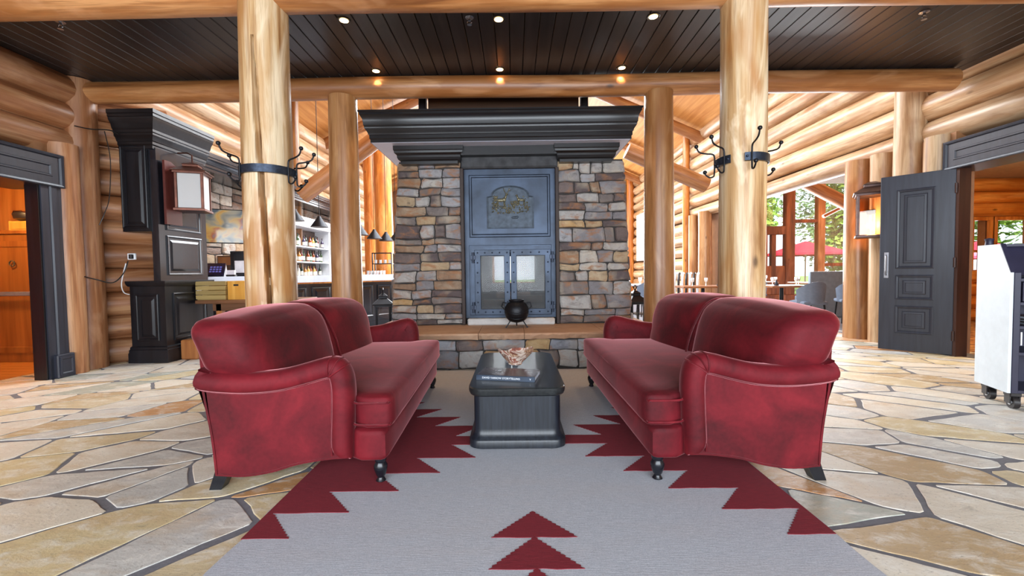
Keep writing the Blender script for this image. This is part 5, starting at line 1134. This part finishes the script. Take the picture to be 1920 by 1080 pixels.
# ---- outside: lawn, trees, parasols
GRS = plain('sunlit_lawn', srgb(120, 150, 70), .9, 0, .25, 2, .3)
mb = MB(); mb.box(-40, 60, 21, 70, -.3, -.12); mb.box(5, 60, 13.2, 21, -.3, -.12); mb.box(14, 60, 5, 13.2, -.3, -.12); mb.box(8.3, 14, 9.1, 12.9, -.6, -.5); struct(mb.obj('ground', GRS))
def leafmat(name, a, b, c):
    m = Mat(name, rough=.6, Transmission_Weight=0); n = m.noise(m.coord((1, 1, 1)), 1.3, 3); m.set('Base Color', m.ramp(n, [(.3, a), (.5, b), (.7, c)])); m.b.inputs['Subsurface Weight'].default_value = 0; return m.m
LEAF = [leafmat('fresh_leaf', srgb(84, 124, 44), srgb(132, 168, 62), srgb(176, 200, 92)), leafmat('deep_leaf', srgb(54, 92, 52), srgb(92, 130, 74), srgb(138, 168, 104))]
def tree(p, h, r, k, label, n=1500, seed=0):
    t = thing('tree', label, 'tree', p, 0, 'trees outside the windows'); rd = random.Random(seed); mb = MB()
    blobs = [(V(rd.uniform(-r, r)*.6, rd.uniform(-r, r)*.6, h*rd.uniform(.25, .95)), r*rd.uniform(.35, .65)) for _ in range(12)]
    for _ in range(n):
        c, br = rd.choice(blobs); d = V(rd.gauss(0, 1), rd.gauss(0, 1), rd.gauss(0, 1)).normalized()*br*rd.uniform(.6, 1.0); q = c+d; s = rd.uniform(.12, .26)
        u = V(rd.gauss(0, 1), rd.gauss(0, 1), rd.gauss(0, 1)).normalized(); v2 = u.orthogonal().normalized(); mb.add([q-u*s, q+v2*s*.5, q+u*s, q-v2*s*.5], [(0, 1, 2, 3)])
    mb.obj('crown', LEAF[k], t, fix=False)['kind'] = 'stuff'; mb = MB(); mb.tube([(0, 0, 0), (.05, 0, h*.4), (0, .05, h*.85)], [.16, .12, .05], 8); mb.obj('trunk', W_LEFT, t, 60)
for i, (x, y, h, r, k, lab) in enumerate(((10.3, 19.5, 6.5, 2.0, 0, 'bright green tree behind the dining window, under the sloping roof log'), (16.2, 20.5, 7.5, 2.3, 0, 'yellow-green tree seen at the window edge beside the lantern post'), (12.6, 27, 8.5, 3.2, 1, 'tall dark green tree further back outside the dining window'), (7.6, 23.5, 7.5, 2.4, 1, 'blue-green tree beyond the dark glazed door'), (5.4, 31, 8.5, 3.0, 0, 'pale green tree far outside by the right hooked post'), (23, 31, 9, 3.4, 1, 'dark tree far behind the red parasol'), (21.5, 19.5, 6.5, 2.4, 0, 'bright green tree outside the side room window'))): tree((x, y, -.12), h, r, k, lab, 4200, i)
for i in range(4):
    x, y = 8.3+i*1.45, 15.6+.4*(i % 2); t = thing('shrub', ('%s low green shrub from the glazed door, under the dining windows' % ('first', 'second', 'third', 'fourth')[i]), 'shrub', (x, y, -.12), 0, 'shrubs on the terrace'); rd = random.Random(50+i); mb = MB()
    for _ in range(420):
        d = V(rd.gauss(0, 1), rd.gauss(0, 1), abs(rd.gauss(0, 1))).normalized()*rd.uniform(.4, .62); q = d+V(0, 0, .25); s = rd.uniform(.05, .11); u = V(rd.gauss(0, 1), rd.gauss(0, 1), rd.gauss(0, 1)).normalized(); v2 = u.orthogonal().normalized(); mb.add([q-u*s, q+v2*s*.5, q+u*s, q-v2*s*.5], [(0, 1, 2, 3)])
    mb.obj('foliage', LEAF[0], t, fix=False)['kind'] = 'stuff'; mb = MB(); mb.tube([(0, 0, 0), (0, 0, .5)], .03, 6); mb.obj('stem', W_LEFT, t)
REDC = plain('red_canvas', srgb(196, 34, 62), .8, 0, .1)
def parasol(p, label):
    t = thing('parasol', label, 'parasol', p, 0, 'red terrace parasols'); mb = MB(); mb.lathe([(1.55, 1.75), (1.5, 1.83), (.75, 2.1), (.05, 2.32)], 8, cap=False); mb.lathe([(1.52, 1.76), (.7, 2.06), (.05, 2.28)], 8, cap=False); mb.obj('canopy', REDC, t)
    mb = MB(); mb.tube([(0, 0, .12), (0, 0, 2.4)], .03, 8); mb.obj('pole', PALE, t); mb = MB(); mb.lathe([(.3, 0), (.3, .08), (.06, .12)], 14); mb.obj('base', IRON, t, 40)
q = aty(1400, 500, 17.0); parasol((q.x-.9, 17.0, -.12), 'red parasol behind the glazed dining door'); q = aty(1510, 500, 17.5); parasol((q.x, 17.5, -.12), 'red parasol outside the middle dining window')
q = aty(1585, 500, 18.0); parasol((q.x+2.2, 18.6, -.12), 'red parasol at the window edge beside the lantern post')
q = aty(1880, 470, 13.0); parasol((q.x, 13.6, -.42), 'pale-lit parasol outside the side room window')

# ================================================================== hooks, ceiling fittings
def hook_band(c, r, z, spans, hooks, label):
    t = thing('hook_band', label, 'coat hooks', (c[0], c[1], z), 0, 'iron hook bands on the two front posts')
    for a0, a1 in spans:
        mb = MB(); R = []
        for i in range(17):
            a = math.radians(a0+(a1-a0)*i/16); s_, k = math.sin(a), -math.cos(a); R.append([(s_*rr, k*rr, zz) for rr, zz in ((r, -.032), (r+.010, -.030), (r+.010, .030), (r, .032))])
        mb.loft(R); st = mb.obj('strap', STRAP, t, 30)
        for a in (a0+5, a1-5): a = math.radians(a); mb = MB(); mb.add(*softbox((.009, .009, .009), .008, n=4)); o = mb.obj('bolt_head', STRAP, st, 60); o.location = (math.sin(a)*(r+.012), -math.cos(a)*(r+.012), 0)
    for a, up in hooks:
        a = math.radians(a); f = lambda q, zz: (math.sin(a)*(r+q), -math.cos(a)*(r+q), zz)
        P = [f(.085, -.055), f(.08, -.075), f(.05, -.10), f(.022, -.095), f(.015, -.07), f(.014, 0), f(.015, .06), f(.03, .085), f(.08, .095), f(.13, .115), f(.15, .16)]
        mb = MB(); mb.tube(smooth_path(P, 4), .0065, 7)
        for e in (P[0], P[-1]):
            vs, fs = softbox((.016, .016, .016), .0155, n=5); mb.add([Vector(v)+Vector(e) for v in vs], fs)
        mb.obj('hook', IRON, t, 60)
hook_band(PL, .196, 1.915, [(-105, 105)], [(-98, 1), (-36, 1), (70, 1), (100, 1), (150, 1), (-150, 1)], 'iron strap with curled coat hooks around the cracked post')
hook_band(PR, .182, 1.95, [(-110, -52), (-22, 105)], [(-112, 1), (-66, 1), (-8, 1), (96, 1), (140, 1)], 'split iron strap with curled coat hooks around the weathered post')
for i, (x, y) in enumerate(((645, 38), (935, 36), (1225, 31), (705, 133), (937, 130), (1166, 127))):
    p = atz(x, y, ZC-.002); t = thing('downlight', ('front' if i < 3 else 'rear')+' row recessed ceiling downlight, '+('bar side', 'middle', 'dining side')[i % 3], 'light', p, 0, 'recessed ceiling downlights')
    mb = MB(); mb.lathe([(.055, -.006), (.062, -.002), (.062, .002), (.05, .002)], 20, cap=False); mb.lathe([(.055, -.006), (.045, -.004), (.04, 0)], 20, cap=False); mb.obj('trim_ring', CAPM, t, 40); mb = MB(); mb.lathe([(.04, -.004), (.028, -.008), (.001, -.010)], 16); mb.obj('lamp_lens', glow('warm_downlight', (1, .62, .25, 1), 10), t, 60)
    l = bpy.data.lights.new('downlight_beam', 'SPOT'); l.energy = 34 if i > 2 else 14; l.color = (1, .66, .36); l.spot_size = math.radians(58); l.spot_blend = .8; l.shadow_soft_size = .03; o = bpy.data.objects.new('downlight_beam', l); COL.objects.link(o); o.parent = t; o.location = (0, 0, -.02)
for (x, y), lab in zip(((113, 40), (880, 32), (1733, 22)), ('above the cloakroom door side', 'between the middle downlights', 'above the open black door side')):
    p = atz(x, y, ZC-.002); t = thing('sprinkler_head', 'chrome ceiling sprinkler '+lab, 'sprinkler', p, 0, 'ceiling sprinklers'); CH = plain('chrome_fitting', srgb(190, 190, 196), .25, .9)
    mb = MB(); mb.lathe([(.04, 0), (.04, -.006), (.012, -.01), (.012, -.035)], 14); mb.obj('escutcheon', CH, t, 40); mb = MB(); mb.tube([(-.014, 0, -.03), (-.02, 0, -.05), (0, 0, -.066), (.02, 0, -.05), (.014, 0, -.03)], .004, 6); mb.obj('yoke', CH, t); mb = MB(); mb.lathe([(.022, -.066), (.022, -.070), (.002, -.071)], 12); mb.obj('deflector', CH, t)
